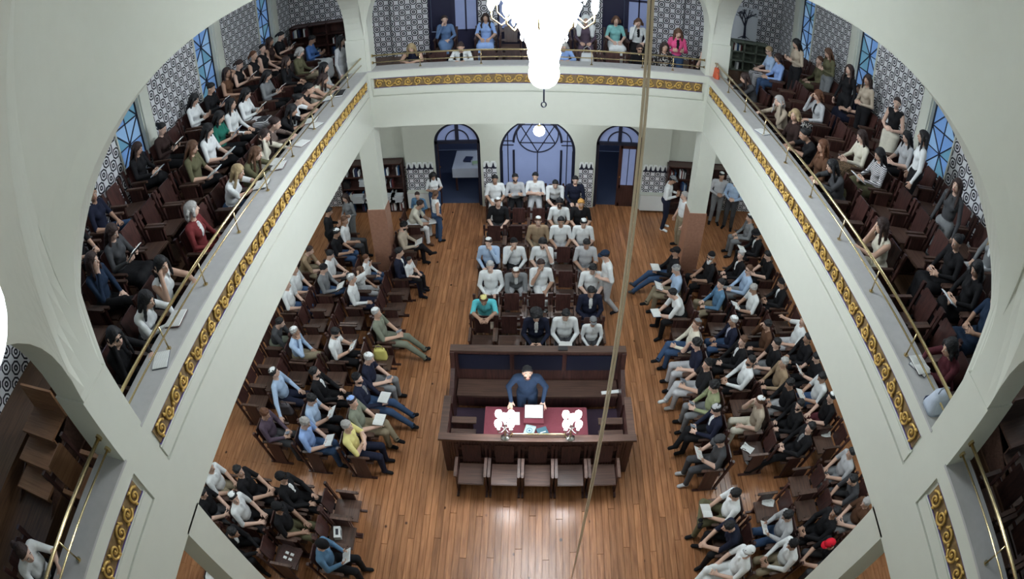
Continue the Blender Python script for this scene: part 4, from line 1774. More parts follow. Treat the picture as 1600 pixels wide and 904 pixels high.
HAIRS = {
    'short': lambda: sdf_mesh('hair', hair_short, hairline),
    'curly': lambda: sdf_mesh('hair', hair_curly, lambda P: np.maximum(hairline(P) - .008, -.3)),
    'afro': lambda: sdf_mesh('hair', hair_afro, lambda P: np.maximum(hairline(P) - .015, -.3)),
    'long': lambda: sdf_mesh('hair', lambda F: locks(F, 0, .33, 0), face_cut),
    'longf': lambda: sdf_mesh('hair', lambda F: locks(F, 1, .36, 0), face_cut),
    'wavy': lambda: sdf_mesh('hair', lambda F: locks(F, 1, .32, 1), face_cut),
    'bob': lambda: sdf_mesh('hair', lambda F: locks(F, 0, .13, 1), face_cut),
}


def _bun(F):
    cap_ell(F, .010)
    F.ell((0, -.125, .045), (.045, .04, .042), 0, .01)


def _tail(F):
    cap_ell(F, .010)
    p = v3(0, -.105, .03)
    for k in range(4):
        q = v3(0, -.14 - .004 * k, .03 - .075 * (k + 1))
        F.cap(p, q, .030, .028 - .004 * k, 0, .01)
        p = q


HAIRS['bun'] = lambda: sdf_mesh('hair', _bun, hairline)
HAIRS['tail'] = lambda: sdf_mesh('hair', _tail, hairline)


def _beard(F):
    F.ell((0, .022, -.048), (.061, .071, .072), 0, .02)


def _beard_long(F):
    _beard(F)
    F.ell((0, .055, -.12), (.045, .035, .06), 0, .03)


def beard_cut(P):
    x, y, z = P[..., 0], P[..., 1], P[..., 2]
    mouth = .017 - np.sqrt((x / 1.6) ** 2 + (z + .050) ** 2)
    return np.maximum(np.maximum(z + .026 - np.abs(x) * .65, -y - .012), np.where(y > .05, mouth, -.2))


HAIRS['beard'] = lambda: sdf_mesh('beard', _beard, beard_cut)
HAIRS['beardl'] = lambda: sdf_mesh('beard', _beard_long, beard_cut)


def dome(name, g, zc, tilt, n=16, m=5, brim=0, thick=.004, flat=0.0, rise=1.0):
    """skullcap / cap / knitted hat shell over the crown"""
    R = Matrix.Rotation(tilt, 4, 'X')
    vs, fs = [], []
    for sh in (0, 1):
        gg = g - thick * sh
        a, b, c = .074 + gg, .093 + gg, (.086 + gg) * rise
        for i in range(m + 1):
            ph = math.acos(zc) * (1 - i / m)
            for k in range(n):
                an = 2 * PI * k / n
                p = Vector((a * math.sin(ph) * math.cos(an), b * math.sin(ph) * math.sin(an), c * math.cos(ph)))
                vs.append(R @ p + Vector((0, -.012, .034)))
    o = (m + 1) * n
    for i in range(m):
        for k in range(n):
            k2 = (k + 1) % n
            fs.append((i * n + k, i * n + k2, (i + 1) * n + k2, (i + 1) * n + k))
            fs.append((o + (i + 1) * n + k, o + (i + 1) * n + k2, o + i * n + k2, o + i * n + k))
    for k in range(n):
        k2 = (k + 1) % n
        fs.append((k2, k, o + k, o + k2))
    mb = MB().add(vs, fs)
    if brim == 1:          # peak
        pts = []
        for i in range(9):
            an = PI * (.18 + .64 * i / 8)
            pts.append((.085 * math.cos(an), -.012 + .10 * math.sin(an)))
        for i in range(9):
            an = PI * (.82 - .64 * i / 8)
            pts.append((.085 * math.cos(an), .055 + .10 * math.sin(an)))
        vs = [(x, y, .062 - .25 * max(0, y - .07)) for x, y in pts] + [(x, y, .055 - .25 * max(0, y - .07)) for x, y in pts]
        k = len(pts)
        mb.add(vs, [tuple(range(k)), tuple(range(2 * k - 1, k - 1, -1))] + [(i, k + i, k + (i + 1) % k, (i + 1) % k) for i in range(k)])
    if brim == 2:          # wide hat brim
        mb.lathe([(.06, .066), (.155, .058), (.157, .064), (.09, .074)], (0, -.012, 0), 20)
    return mb.mesh(name, M_WHITE, True)


HAIRS['kip'] = lambda: dome('skullcap', .019, .62, math.radians(16))
HAIRS['cap'] = lambda: dome('cap', .021, .30, math.radians(4), brim=1)
HAIRS['beanie'] = lambda: dome('knitted_hat', .022, .05, math.radians(14), rise=1.12)
HAIRS['tall'] = lambda: dome('tall_cap', .020, .33, math.radians(10), rise=1.3)
HAIRS['hat'] = lambda: dome('brimmed_hat', .022, .30, 0, brim=2, rise=1.25)
HAIRS['hood'] = lambda: dome('hood', .028, -.25, math.radians(34), rise=1.05)


def _shawl(F):
    F.ell((0, -.03, .03), (.11, .12, .12), 0, .02)
    for s in (-1, 1):
        F.cap((s * .09, -.02, 0), (s * .17, .03, -.22), .05, .07, 0, .05)
        F.cap((s * .17, .03, -.22), (s * .17, .12, -.40), .07, .05, 0, .05)
    F.cap((0, -.10, -.02), (0, -.12, -.35), .08, .14, 0, .06)


HAIRS['shawl'] = lambda: sdf_mesh('head_shawl', _shawl, face_cut)


def _specs():
    m = MB()
    for s in (-1, 1):
        m.box(s * .03 - .022, s * .03 + .022, .088, .094, .006, .032)
        m.box(s * .078 - .002, s * .078 + .002, .0, .09, .022, .028)
    m.box(-.01, .01, .09, .095, .02, .026)
    return m.mesh('glasses', M_WHITE)


HAIRS['glasses'] = _specs


def _eyes():
    m = MB()
    m.ball((0, .0725, .018), .0105, 10, 6)
    nw = len(m.f)
    m.ball((0, .0795, .0185), .0052, 8, 5)
    me = m.mesh('eye', M_WHITE, True)
    me.materials.append(EYEM)
    for i, p in enumerate(me.polygons):
        p.material_index = 0 if i < nw else 1
    return me


def _brows():
    return MB().tube([(-.016, .0815, .0365), (0, .080, .041), (.016, .0725, .0365)], [.003, .0042, .003], 6).mesh('eyebrow', EYEM, True)


HAIRS['eyes'] = _eyes
HAIRS['brows'] = _brows
HCACHE = {}


def hmesh(k):
    if k not in HCACHE:
        HCACHE[k] = HAIRS[k]()
    return HCACHE[k]


PAL = {'W': (.74, .77, .78), 'LG': (.46, .47, .49), 'G': (.20, .21, .22), 'DG': (.062, .064, .070), 'K': (.012, .012, .014), 'N': (.014, .017, .036), 'LB': (.40, .53, .72),
       'SB': (.10, .20, .32), 'B': (.07, .16, .40), 'DN': (.045, .085, .17), 'BE': (.44, .37, .29), 'TA': (.33, .24, .155), 'OL': (.12, .115, .065), 'BR': (.11, .055, .032), 'DB': (.036, .021, .019),
       'BU': (.16, .028, .03), 'PU': (.105, .075, .105), 'Y': (.70, .64, .26), 'TQ': (.12, .55, .62), 'TE': (.22, .50, .50), 'PK': (.72, .10, .26), 'KH': (.26, .22, .15), 'CR': (.66, .63, .53), 'GG': (.20, .22, .17),
       'SG': (.27, .30, .17), 'RD': (.60, .012, .03), 'DBL': (.016, .030, .060), 'GN': (.02, .15, .11), 'OR': (.55, .28, .07), 'RB': (.12, .05, .025), 'BL': (.36, .27, .15), 'GR': (.36, .35, .34), 'MR': (.09, .022, .03), 'LBL': (.30, .45, .80), 'BT': (.12, .20, .36), 'LAV': (.40, .42, .52)}
CNAME = {'W': 'white', 'LG': 'light grey', 'G': 'grey', 'DG': 'dark grey', 'K': 'black', 'N': 'navy', 'LB': 'pale blue', 'SB': 'steel blue', 'B': 'blue', 'DN': 'denim blue', 'BE': 'beige', 'TA': 'tan', 'OL': 'olive',
         'BR': 'brown', 'DB': 'dark brown', 'BU': 'burgundy', 'PU': 'dull purple', 'Y': 'yellow', 'TQ': 'turquoise', 'TE': 'teal', 'PK': 'pink', 'KH': 'khaki', 'CR': 'cream', 'GG': 'grey green', 'SG': 'sage green', 'RD': 'red',
         'DBL': 'dark blue', 'GN': 'green', 'OR': 'orange', 'RB': 'auburn', 'BL': 'blond', 'GR': 'grey', 'MR': 'maroon', 'LBL': 'sky blue', 'BT': 'dusty blue', 'LAV': 'lavender grey'}
SKINS = [plain('skin light', (.56, .36, .27), .55, spec=.3), plain('skin fair', (.64, .43, .34), .55, spec=.3), plain('skin olive', (.42, .255, .18), .55, spec=.3)]
LIPM = plain('lips', (.34, .13, .11), .5)
EYEM = plain('eye and brow dark', (.03, .02, .018), .4)


def fab(c):
    if c == 'STR':
        return stripe_mat('striped cloth', (.70, .70, .72), (.05, .05, .06))
    if c == 'DOT':
        return pattern_mat('spotted black cloth', (.62, .6, .58), (.015, .014, .016), 30)
    if c == 'LEO':
        return pattern_mat('mottled brown cloth', (.03, .02, .015), (.30, .20, .12), 45)
    if c == 'BSTR':
        return stripe_mat('brown striped shawl', (.24, .18, .15), (.06, .04, .04), 50)
    return plain('cloth ' + CNAME[c], PAL[c], .88, bump=.25, scale=22, var=.12, spec=.2)


CNAME.update({'STR': 'striped', 'DOT': 'black spotted', 'LEO': 'mottled brown', 'BSTR': 'brown striped'})


def hairm(c):
    return plain('hair ' + CNAME[c], PAL[c], .55, bump=.5, scale=60, spec=.35)


PEOPLE = []


def make_person(rec, origin, rz, label, group):
    me, hc, R = body(rec['pose'], rec['fem'], rec['skirt'])
    s = rec['scale']
    mir = -1 if rec['mir'] else 1
    o = bpy.data.objects.new('person', me)
    COL.objects.link(o)
    o.location = origin
    o.rotation_euler = (0, 0, rz)
    o.scale = (s * mir, s, s)
    tag(o, label, rec['cat'], group)
    sk = SKINS[rec['skin']]
    top, bot = fab(rec['top']), fab(rec['bot'])
    mats = [sk, top, top if rec['slv'] == 'l' else sk, sk if rec['slv'] == 'n' else top, bot, bot if rec['shin'] is None else (sk if rec['shin'] == 'sk' else fab(rec['shin'])),
            fab(rec['shoe']), fab(rec['front']) if rec['front'] else top, EYEM, LIPM]
    for i, m in enumerate(mats):
        o.material_slots[i].link = 'OBJECT'
        o.material_slots[i].material = m
    HM = Matrix.Translation(Vector(hc)) @ Matrix(R.tolist()).to_4x4()
    for kind in ('eyes', 'brows'):
        for sd in (-.030, .030):
            link(hmesh(kind).name, hmesh(kind), o).matrix_local = HM @ Matrix.Translation((sd, 0, 0))
    for kind, col in rec['wear']:
        c = link('hair', hmesh(kind), o)
        c.name = hmesh(kind).name
        c.matrix_local = HM
        c.material_slots[0].link = 'OBJECT'
        c.material_slots[0].material = hairm(col) if kind in HAIRW else fab(col)
        if kind not in HAIRW:
            c['label'] = '%s %s' % (CNAME[col], c.name.split('.')[0].replace('_', ' '))
    return o


HAIRW = {'short', 'curly', 'afro', 'long', 'longf', 'wavy', 'bob', 'bun', 'tail', 'beard', 'beardl'}
# ================================================================ WHO SITS WHERE
# row: (fixed axis, seat-centre coordinate, floor height, heading, phrase)
ROWS = {
    'L1': ('x', -3.17, 0, -PI / 2, 'first left floor row'), 'L2': ('x', -4.05, 0, -PI / 2, 'second left floor row'), 'L3': ('x', -4.90, 0, -PI / 2, 'third left floor row'), 'L4': ('x', -5.62, 0, -PI / 2, 'fourth left floor row'),
    'R1': ('x', 3.12, 0, PI / 2, 'first right floor row'), 'R2': ('x', 4.02, 0, PI / 2, 'second right floor row'), 'R3': ('x', 4.84, 0, PI / 2, 'third right floor row'), 'R4': ('x', 5.66, 0, PI / 2, 'fourth right floor row'),
    'M1': ('y', 14.03, 0, PI, 'last middle row'), 'M2': ('y', 12.78, 0, PI, 'sixth middle row'), 'M3': ('y', 11.92, 0, PI, 'fifth middle row'), 'M4': ('y', 11.04, 0, PI, 'fourth middle row'),
    'M5': ('y', 10.10, 0, PI, 'third middle row'), 'M6': ('y', 9.30, 0, PI, 'second middle row'), 'M7': ('y', 8.58, 0, PI, 'front middle row'),
    'A1': ('x', -4.36, TIER[0], -PI / 2, 'front row, left gallery'), 'A2': ('x', -5.28, TIER[1], -PI / 2, 'middle row, left gallery'), 'A3': ('x', -6.22, TIER[2], -PI / 2, 'wall row, left gallery'),
    'C1': ('x', 4.36, TIER[0], PI / 2, 'front row, right gallery'), 'C2': ('x', 5.28, TIER[1], PI / 2, 'middle row, right gallery'), 'C3': ('x', 6.22, TIER[2], PI / 2, 'wall row, right gallery'),
    'B1': ('y', 12.10, TIER[0], PI, 'front row, back gallery'), 'B2': ('y', 13.62, TIER[1], PI, 'rear row, back gallery'),
}
TABLE = '''
A4 612 320 L1 fwd m CR.s.tee W short.DB bk shoe=BR
A5 623 353 L1 bookx m BE.l.shirt K short.K beard.K kip=K bk
A6 634 394 L1 lap m N.l.suit N short.K fr=W
A7 589 403 L2 lap- b W.l.shirt DN short.RB sc=.8
A10 527 362 L3 low m K.s.tee DN short.K kip=W
A11 538 346 L3 head- m W.s.tee DG short.BR skn=2
A12 480 391 L4 fwd m TA.s.shirt KH short.DB
A13 518 399 L3 bookx m W.s.tee DG short.K
A14 464 420 L4 lap m W.s.shirt DN short.DB
A15 514 418 L3 bookx m G.l.sweater DN short.K kip=K bk
A17 553 434 L2 upb m W.l.shirt N short.G kip=W
A18 570 423 L2 head g W.s.top LG bob.BR sc=.85
A19 456 444 L4 lap m W.s.tee DN short.BR
B1 598 489 L1 out- m GG.s.tee GG short.G kip=W ph shoe=K
B2 530 520 L2 book- m W.s.tee K short.K beard.K bk
B3 461 518 L3 chin m LB.l.shirt KH short.GR kip=W
B4 438 504 L4 fwd m DG.l.jacket GG short.K
B5 576 562 L1 low- m N.s.polo G short.GR kip=W ph
B6 434 582 L3 side m LB.l.shirt N short.K kip=W
B7 503 582 L2 out m K.l.suit K short.K beard.K fr=W
B8 563 599 L1 out- m N.l.blazer DN short.K beard.K kip=K fr=G bk
B9 487 624 L2 book- m LB.s.shirt K short.K bk
B10 563 623 L1 legx- m GG.s.polo KH short.DB kip=LBL bk
B11 432 648 L3 low- m PU.l.shirt DG short.RB ph
B12 478 660 L2 bookx- m LBL.s.shirt DN short.G bk
B13 546 660 L1 cross- m Y.s.polo N short.GR
C1 331 733 L4 lap m W.s.tee KH short.DB
C2 377 741 L3 out- m K.s.tee K short.K
C3 375 774 L3 lapt- m W.s.tee K short.K kip=W
C4 322 768 L4 low- m K.s.tee DG short.K
C5 356 830 L3 fwd- m K.l.jacket K short.K fr=W
C6 447 747 L2 out m K.l.hoodie K short.K cap=K fr=W
C7 435 793 L2 lap- m K.s.tee OL short.K cap=K
CN 292 872 L3 lap m W.s.shirt K short.K
C8 504 851 L1 book m SB.l.jacket K short.K beanie=K bk
D1 781 280 M1 lap m W.s.tee W short.K skn=2
D2 804 278 M1 cross m LG.l.sweater K short.K beard.K
D3 833 276 M1 cross- m W.s.tee LG short.K
D4 872 288 M1 fwd m W.s.tee K short.K
D5 892 284 M1 lap m N.l.sweater K short.K
D6 778 317 M2 lapt m K.s.tee DG kip=W short.BR
D7 875 322 M2 lap- m W.s.tee KH curly.K glasses=K beard.K
D8 908 320 M2 lap m K.s.polo K short.OR beard.OR
D9 841 349 M3 lap m TA.l.shirt KH short.BR kip=W
D10 879 349 M3 lap- m W.s.tee LG short.K
D11 910 349 M3 low m W.s.tee G short.K kip=W
D12 763 379 M4 chin- m LB.l.shirt N short.DB kip=W
D13 803 380 M4 chin m W.l.shirt K short.K kip=K
D14 848 382 M4 face- m W.s.tee G curly.K beard.K
D15 917 383 M4 low m LG.s.tee G short.K
D16 766 420 M5 lap m W.l.shirt W short.G kip=LG
D17 811 422 M5 fwd m G.l.cardigan LG short.BR kip=W fr=W
D18 840 411 M5 chin m W.s.tee W short.DB
D19 927 426 M5 bookx- m W.s.tee DG short.K
D21 755 471 M6 ledge m TQ.s.shirt BE short.BR kip=Y
D22 924 456 M6 low m N.l.sweater N short.K fr=W
E2 838 495 M7 low m N.l.jacket K afro.K fr=W
E3 884 492 M7 low- m W.l.shirt DG short.K bk
E4 927 502 M7 lap b W.l.shirt DG short.G cap=G sc=.82
F5 1055 393 R1 out m K.l.jacket DN short.K cap=K bk shoe=DG
F6 1105 402 R2 lapt m K.s.shirt K beardl.W tall=K short.G glasses=K
F7 1150 398 R3 lapt m K.l.jacket K short.GR fr=W kip=LG
F8 1174 365 R4 low m K.l.suit K short.K beard.K hat=K fr=W bk
F9 1168 340 R4 lap m G.l.shirt G short.K kip=W
F10 1051 421 R1 bookx m LB.s.shirt KH short.G kip=G bk
F11 1050 458 R1 fwd m W.s.tee K short.K bk
F12 1123 443 R2 lapt m SB.l.sweater KH short.K skn=1
F13 1165 421 R3 legx m LB.l.shirt G short.BR glasses=K
F14 1197 399 R4 low m K.s.tee K short.K
F15 1177 451 R3 bookx m W.s.shirt K short.G bk
F16 1218 442 R4 low m K.l.shirt K short.K kip=K fr=W
G1 1084 506 R1 legx m CR.l.tee DN short.BR kip=G
G2 1139 501 R2 lap m N.l.suit DN short.G kip=W fr=LAV
G3 1087 540 R1 face m N.s.polo LG curly.K
G4 1154 534 R2 legx m K.l.suit K short.BR fr=W
G5 1197 512 R3 face m BR.l.hoodie K short.K
G6 1251 504 R4 side m W.s.tee LG short.K
G7 1212 542 R3 lap m K.s.tee G short.K
G8 1100 568 R1 legx m K.s.tee LG short.K kip=K ph shoe=W
G9 1170 562 R2 out m W.l.shirt K short.K beard.K
G10 1224 565 R3 lap m TA.l.hoodie K short.G
G11 1264 537 R4 lap m K.l.shirt K short.K
G12 1275 556 R4 book m K.s.tee K short.K bk
G13 1270 579 R4 bookx m W.s.shirt DN short.K bk
G14 1230 592 R3 low m K.l.jacket LG short.K
G15 1115 603 R1 low m SG.l.shirt G curly.K ph
G16 1187 627 R2 face m BE.s.tee CR short.BR kip=W
G17 1118 637 R1 bookx m N.l.jacket K short.K kip=LG fr=W ph
G18 1240 634 R3 lapt m K.l.suit K short.K beard.K
G19 1290 619 R4 lap m K.s.tee MR short.K kip=W
G20 1251 664 R3 out m K.l.jacket K short.K fr=G
G21 1121 688 R1 book m DG.s.tee DG short.K cap=DG bk shoe=LG
H1 1149 775 R1 fig4 m W.s.tee OL short.K bk
H2 1137 819 R1 fwd m N.s.tee K short.K
H3 1165 862 R1 legx m W.s.tee W short.K cap=W
H4 1231 807 R2 book m LG.l.sweater DN short.K bk sh=sk
H5 1228 850 R2 low m W.l.shirt KH short.K kip=K
H6 1294 845 R3 fwd m K.s.tee DG short.K cap=RD
H9 1300 806 R3 out m K.l.hoodie K short.K
H7 1338 742 R4 fwd m DG.s.tee DG short.K
H8 1350 774 R4 low m BR.s.tee G short.G
H10 1332 724 R4 lap m LG.s.tee G short.K
P1 439 56 A3 book f K.s.top K tail.K bk
P2 421 65 A3 lap f DB.n.top K long.DB
P3 410 77 A3 lapt- f K.n.top K bun.K
P4 395 90 A3 lap- f K.n.top K tail.RB
P5 484 63 A2 book f B.l.jacket W short.K sk
P6 472 81 A2 bookx f OL.l.jacket KH bob.GR bk
P7 448 96 A2 lap f K.l.dress K wavy.DB sk
P9 415 118 A2 book f G.l.hoodie K long.K bk
P10 365 105 A3 book- f K.n.dress K tail.DB bk
P11 347 108 A3 head- f BR.n.dress BR long.DB sk
P12 328 139 A3 book f K.l.top K bun.K bk
P13 289 157 A3 book f W.l.blouse K long.K
P14 292 177 A2 lap f W.l.blouse K long.K
P15 253 201 A3 book- f DB.l.top K bun.K bk
P16 215 232 A3 bookx f K.l.top K longf.DB bk sk
P17 508 105 A1 lap f W.l.shawl W long.K
P18 506 123 A1 ledge f CR.n.top K longf.DB
P19 482 141 A1 ledge f K.n.vest K tail.K bk
P20 466 153 A1 ledge f W.s.shirt K bun.K
P21 455 174 A1 ledge f K.s.top K longf.K bk
P22 370 159 A2 book f W.l.blouse STR long.K bk sk
P23 355 172 A2 book f GN.s.top K wavy.K bk
P24 334 195 A2 bookx f W.s.top K longf.K bk
P25 427 193 A1 ledge f BSTR.l.shawl K bun.DB
P26 421 210 A1 ledgec f CR.l.blouse LG long.DB
P27 316 228 A2 bookx f OL.s.dress K longf.BR bk
P28 409 243 A1 ledge f OL.l.jacket MR longf.BR bk
P29 376 264 A1 ledge f W.s.top DN long.BL bk
Q1 314 326 A1 lapt f BU.l.sweater BU bob.GR sk fr=W
Q2 145 303 A3 lapt- f N.s.tee DN tail.K
Q3 130 344 A3 low- f K.s.tee K long.K ph
Q4 176 362 A2 book f DG.l.shirt K longf.DB bk sk
Q5 149 407 A2 chin f DBL.l.jacket K long.DB
Q6 268 419 A1 ledgec f W.n.top K long.K
Q7 277 463 A1 ledge f W.l.blouse K long.K bk
Q8 210 529 A1 ledgec f K.l.top K longf.K glasses=K
Q9 62 878 A1 ledge f W.s.tee K bun.DB
R4 1291 97 C3 lap f OL.l.shirt OL tail.BR
R10 1278 149 C2 face f LG.l.cardigan DOT bob.RB sk fr=K
R2 1202 80 C2 low f LB.s.blouse STR short.BL glasses=K ph
R3 1216 91 C2 low f LBL.l.shirt DN bob.DB
R11 1236 161 C1 ledgec- f BE.l.top K wavy.GR
R12 1236 179 C1 lapt f DB.l.jacket DB bob.BL
R13 1163 122 C1 ledge f DG.l.jacket K longf.DB
R15 1255 218 C1 lap f BR.l.top DB long.RB
R14 1272 221 C1 ledge f K.s.tee K bun.K
R16 1346 213 C2 low f CR.l.cardigan LEO long.DB sk ph
R17 1366 240 C2 bookx f STR.l.shirt OL longf.K bk sk
R20 1304 257 C1 ledge f DG.l.top DG long.K
R8 1367 146 C3 legx f N.n.dress N wavy.DB sk
R18 1415 214 C3 low f LG.s.top K longf.K
R22 1377 353 C1 ledgec f CR.n.top CR long.DB
R23 1497 381 C2 low f K.l.dress K bun.K sk ph
R24 1531 359 C3 lap f GR.l.cardigan LG longf.BL fr=W
R25 1525 419 C2 bookx f K.l.dress K long.K sk bk
R26 1546 463 C2 low f DBL.s.dress DBL bob.DB sk
R27 1468 545 C1 ledge f MR.l.top MR bob.K bk
Y3 646 71 B1 ledge f N.n.top K long.BL
Y4 719 75 B1 ledge f W.l.jacket K bun.DB fr=K
Y12 880 73 B1 ledge f LBL.l.top LBL bob.G
Y8 1003 75 B1 lap g K.s.top K short.DB glasses=K sc=.85
Y9 1034 73 B1 lap f DOT.l.dress DOT longf.DB
Y11 1091 72 B1 ledgec f K.s.top K tail.K
Y1 696 29 B2 chin f BT.l.dress BT bun.DB sk
Y2 760 24 B2 lap f LBL.s.dress LBL wavy.DB sk
Y5 917 35 B2 lap f PU.l.top PU shawl=W
Y6 960 24 B2 lap- f TE.s.tee W bob.BR sk
Y7 989 28 B2 face f W.l.cardigan K bob.BR fr=K sk
'''
# standing people: id px py floor heading pose ...
STAND = '''
SA1 677 275 0 200 hold f W.s.tee DN longf.K sc=.9|girl in white tee with long dark hair standing against the back wall, reading
SA2 681 303 0 -60 hip g W.n.top DN tail.BR sc=.88|girl in white sleeveless top and jeans standing on the left aisle boards
SA3 652 305 0 170 waist c SB.l.top DN short.DB sc=.78|child in blue top standing before the left radiator
SA8 539 309 0 150 waist f G.l.dress G long.DB|woman in grey dress standing before the left bookcase
SA9 514 330 0 -80 hold m K.l.suit K short.K|man in black suit standing under the left gallery, holding white paper
SD20 945 399 0 100 walk m W.s.tee LG short.DB cap=DBL|man in white tee and blue cap standing at the right end of the middle rows
SM 824 583 .14 180 table m DBL.l.shirt DBL short.K beard.DB|man in dark blue shirt standing at the reading table, hands spread on the cloth
SF1 1051 281 0 -110 hold m W.l.shirt N short.K cap=G shoe=W|man in white long shirt standing at the right shelf unit
SF2 1069 306 0 100 stand m W.s.tee KH short.G|man in white tee half hidden behind the right far pillar
SF3 1128 275 0 170 waist m LG.l.shirt G short.K kip=W|man in light grey long-sleeved shirt and white skullcap standing under the right gallery
SF4 1150 283 0 150 waist m LB.l.shirt DG short.K|man in pale blue shirt standing rightmost under the right gallery
SP8 533 64 4.55 -100 stand f LG.l.cardigan LG long.K|woman with long black hair standing beside the left far gallery pillar
SR1 1244 68 4.95 100 hold f BE.l.blouse K long.K|woman in beige blouse with long black hair standing at the far right gallery wall
SR5 1312 87 4.95 95 hold f OL.l.top G longf.BR|woman in olive top with long brown hair standing before the right gallery wall
SR6 1327 109 4.95 110 stand f K.l.coat K wavy.DB|woman in long black coat standing in the right gallery wall row
SR7 1363 127 4.95 100 waist f BE.l.top K long.DB|woman in beige top standing beside the second right gallery window
SR9 1405 162 4.95 120 waist f K.n.top CR tail.DB sk|woman in black sleeveless top and cream skirt standing in the right gallery
SR19 1442 214 4.95 60 stand f W.l.blouse K long.K|woman in loose white blouse with long black hair standing by the near right window
SR21 1495 290 4.75 110 stand f DG.l.top G longf.DB|woman in dark grey top and trousers standing, bent, beside the empty right gallery seats
SY10 1060 52 4.55 175 hold f PK.l.jacket DN longf.BR fr=K|woman in pink jacket standing at the right end of the back gallery
'''
CATS = {'m': ('man', 'person'), 'f': ('woman', 'person'), 'b': ('boy', 'person'), 'g': ('girl', 'person'), 'c': ('child', 'person')}
HAIRWORD = {'long': 'long %s hair', 'longf': 'long %s hair', 'wavy': 'wavy %s hair', 'bob': 'short %s hair', 'bun': 'tied %s hair', 'tail': '%s ponytail', 'afro': 'bushy %s hair', 'curly': 'curly %s hair'}


def parse(tok):
    r = {'wear': [], 'front': None, 'shin': None, 'shoe': 'K', 'skirt': False, 'scale': 1.0, 'bk': False, 'ph': False, 'mir': False}
    pose, sex, top, bot = tok[:4]
    if pose.endswith('-'):
        r['mir'] = True
        pose = pose[:-1]
    r['pose'] = pose
    r['sex'] = sex
    r['fem'] = sex in 'fg'
    r['who'], r['cat'] = CATS[sex]
    c, slv, gar = top.split('.')
    r['top'], r['slv'], r['gar'], r['bot'] = c, slv, gar, bot
    r['scale'] = {'m': 1.0, 'f': .945, 'b': .85, 'g': .85, 'c': .8}[sex]
    r['skin'] = None
    hat = hair = None
    for t in tok[4:]:
        if t in ('bk', 'ph'):
            r[t] = True
        elif t == 'sk':
            r['skirt'] = True
        elif t.startswith('fr='):
            r['front'] = t[3:]
        elif t.startswith('sh='):
            r['shin'] = t[3:]
        elif t.startswith('shoe='):
            r['shoe'] = t[5:]
        elif t.startswith('skn='):
            r['skin'] = int(t[4:])
        elif t.startswith('sc='):
            r['scale'] = float(t[3:])
        else:
            k, col = t.replace('=', '.').split('.')
            r['wear'].append((k, col))
            if k in ('kip', 'cap', 'beanie', 'tall', 'hat', 'shawl'):
                hat = '%s %s' % (CNAME[col], {'kip': 'skullcap', 'cap': 'cap', 'beanie': 'knitted hat', 'tall': 'tall cap', 'hat': 'brimmed hat', 'shawl': 'head shawl'}[k])
            elif k in HAIRWORD:
                hair = HAIRWORD[k] % ('dark' if col == 'DB' else CNAME[col])
    r['look'] = '%s in %s %s' % (r['who'], CNAME[c], gar) + (' and %s' % hat if hat else ' with %s' % hair if hair else '')
    if r['skin'] is None:
        r['skin'] = (sum(map(ord, ''.join(tok))) * 7) % 5 % 3
    return r


def head_to_origin(px, py, zf, rz, rec):
    me, hc, R = body(rec['pose'], rec['fem'], rec['skirt'])
    s = rec['scale']
    p = at_z(px, py, zf + hc[2] * s)
    lx, ly = hc[0] * s * (-1 if rec['mir'] else 1), hc[1] * s
    c, sn = math.cos(rz), math.sin(rz)
    return Vector((p.x - (c * lx - sn * ly), p.y - (sn * lx + c * ly), zf))


PHONE = MB().box(-.036, .036, -.072, .072, -.004, .004).mesh('phone', plain('phone glass', (.25, .28, .33), .15))


def hold_things(rec, o, pos):
    s = rec['scale']
    hl = HANDS_AT.get(rec['pose'], (0, .3, .76))
    if rec['bk']:
        tilt = {'book': .75, 'hold': .75, 'bookx': .45, 'low': .3, 'fig4': .4}.get(rec['pose'], .08)
        sx = -1 if rec['mir'] else 1
        M = Matrix.Translation(o.location) @ Matrix.Rotation(o.rotation_euler.z, 4, 'Z') @ Matrix.Translation((0, hl[1] * s, hl[2] * s if rec['pose'] != 'ledge' else .86)) @ Matrix.Rotation(tilt, 4, 'X') @ Matrix.Rotation(.12 * sx, 4, 'Z')
        open_book('open book with white pages held by the ' + pos, None, None, mw=M) if False else None
        t = empty('open_book')
        t.matrix_world = M
        tag(t, 'open white-paged book of the ' + pos, 'book', 'open prayer books')
        c = link('cover', BK_COVER, t)
        c.material_slots[0].link = 'OBJECT'
        c.material_slots[0].material = random.choice(COVERS)
        link('pages', BK_PAGES, t)
    if rec['ph']:
        M = Matrix.Translation(o.location) @ Matrix.Rotation(o.rotation_euler.z, 4, 'Z') @ Matrix.Translation((.02, hl[1] * s - .02, hl[2] * s + .01)) @ Matrix.Rotation(.5, 4, 'X')
        t = link('phone', PHONE)
        t.matrix_world = M
        tag(t, 'small dark phone in the hands of the ' + pos, 'phone', 'phones')


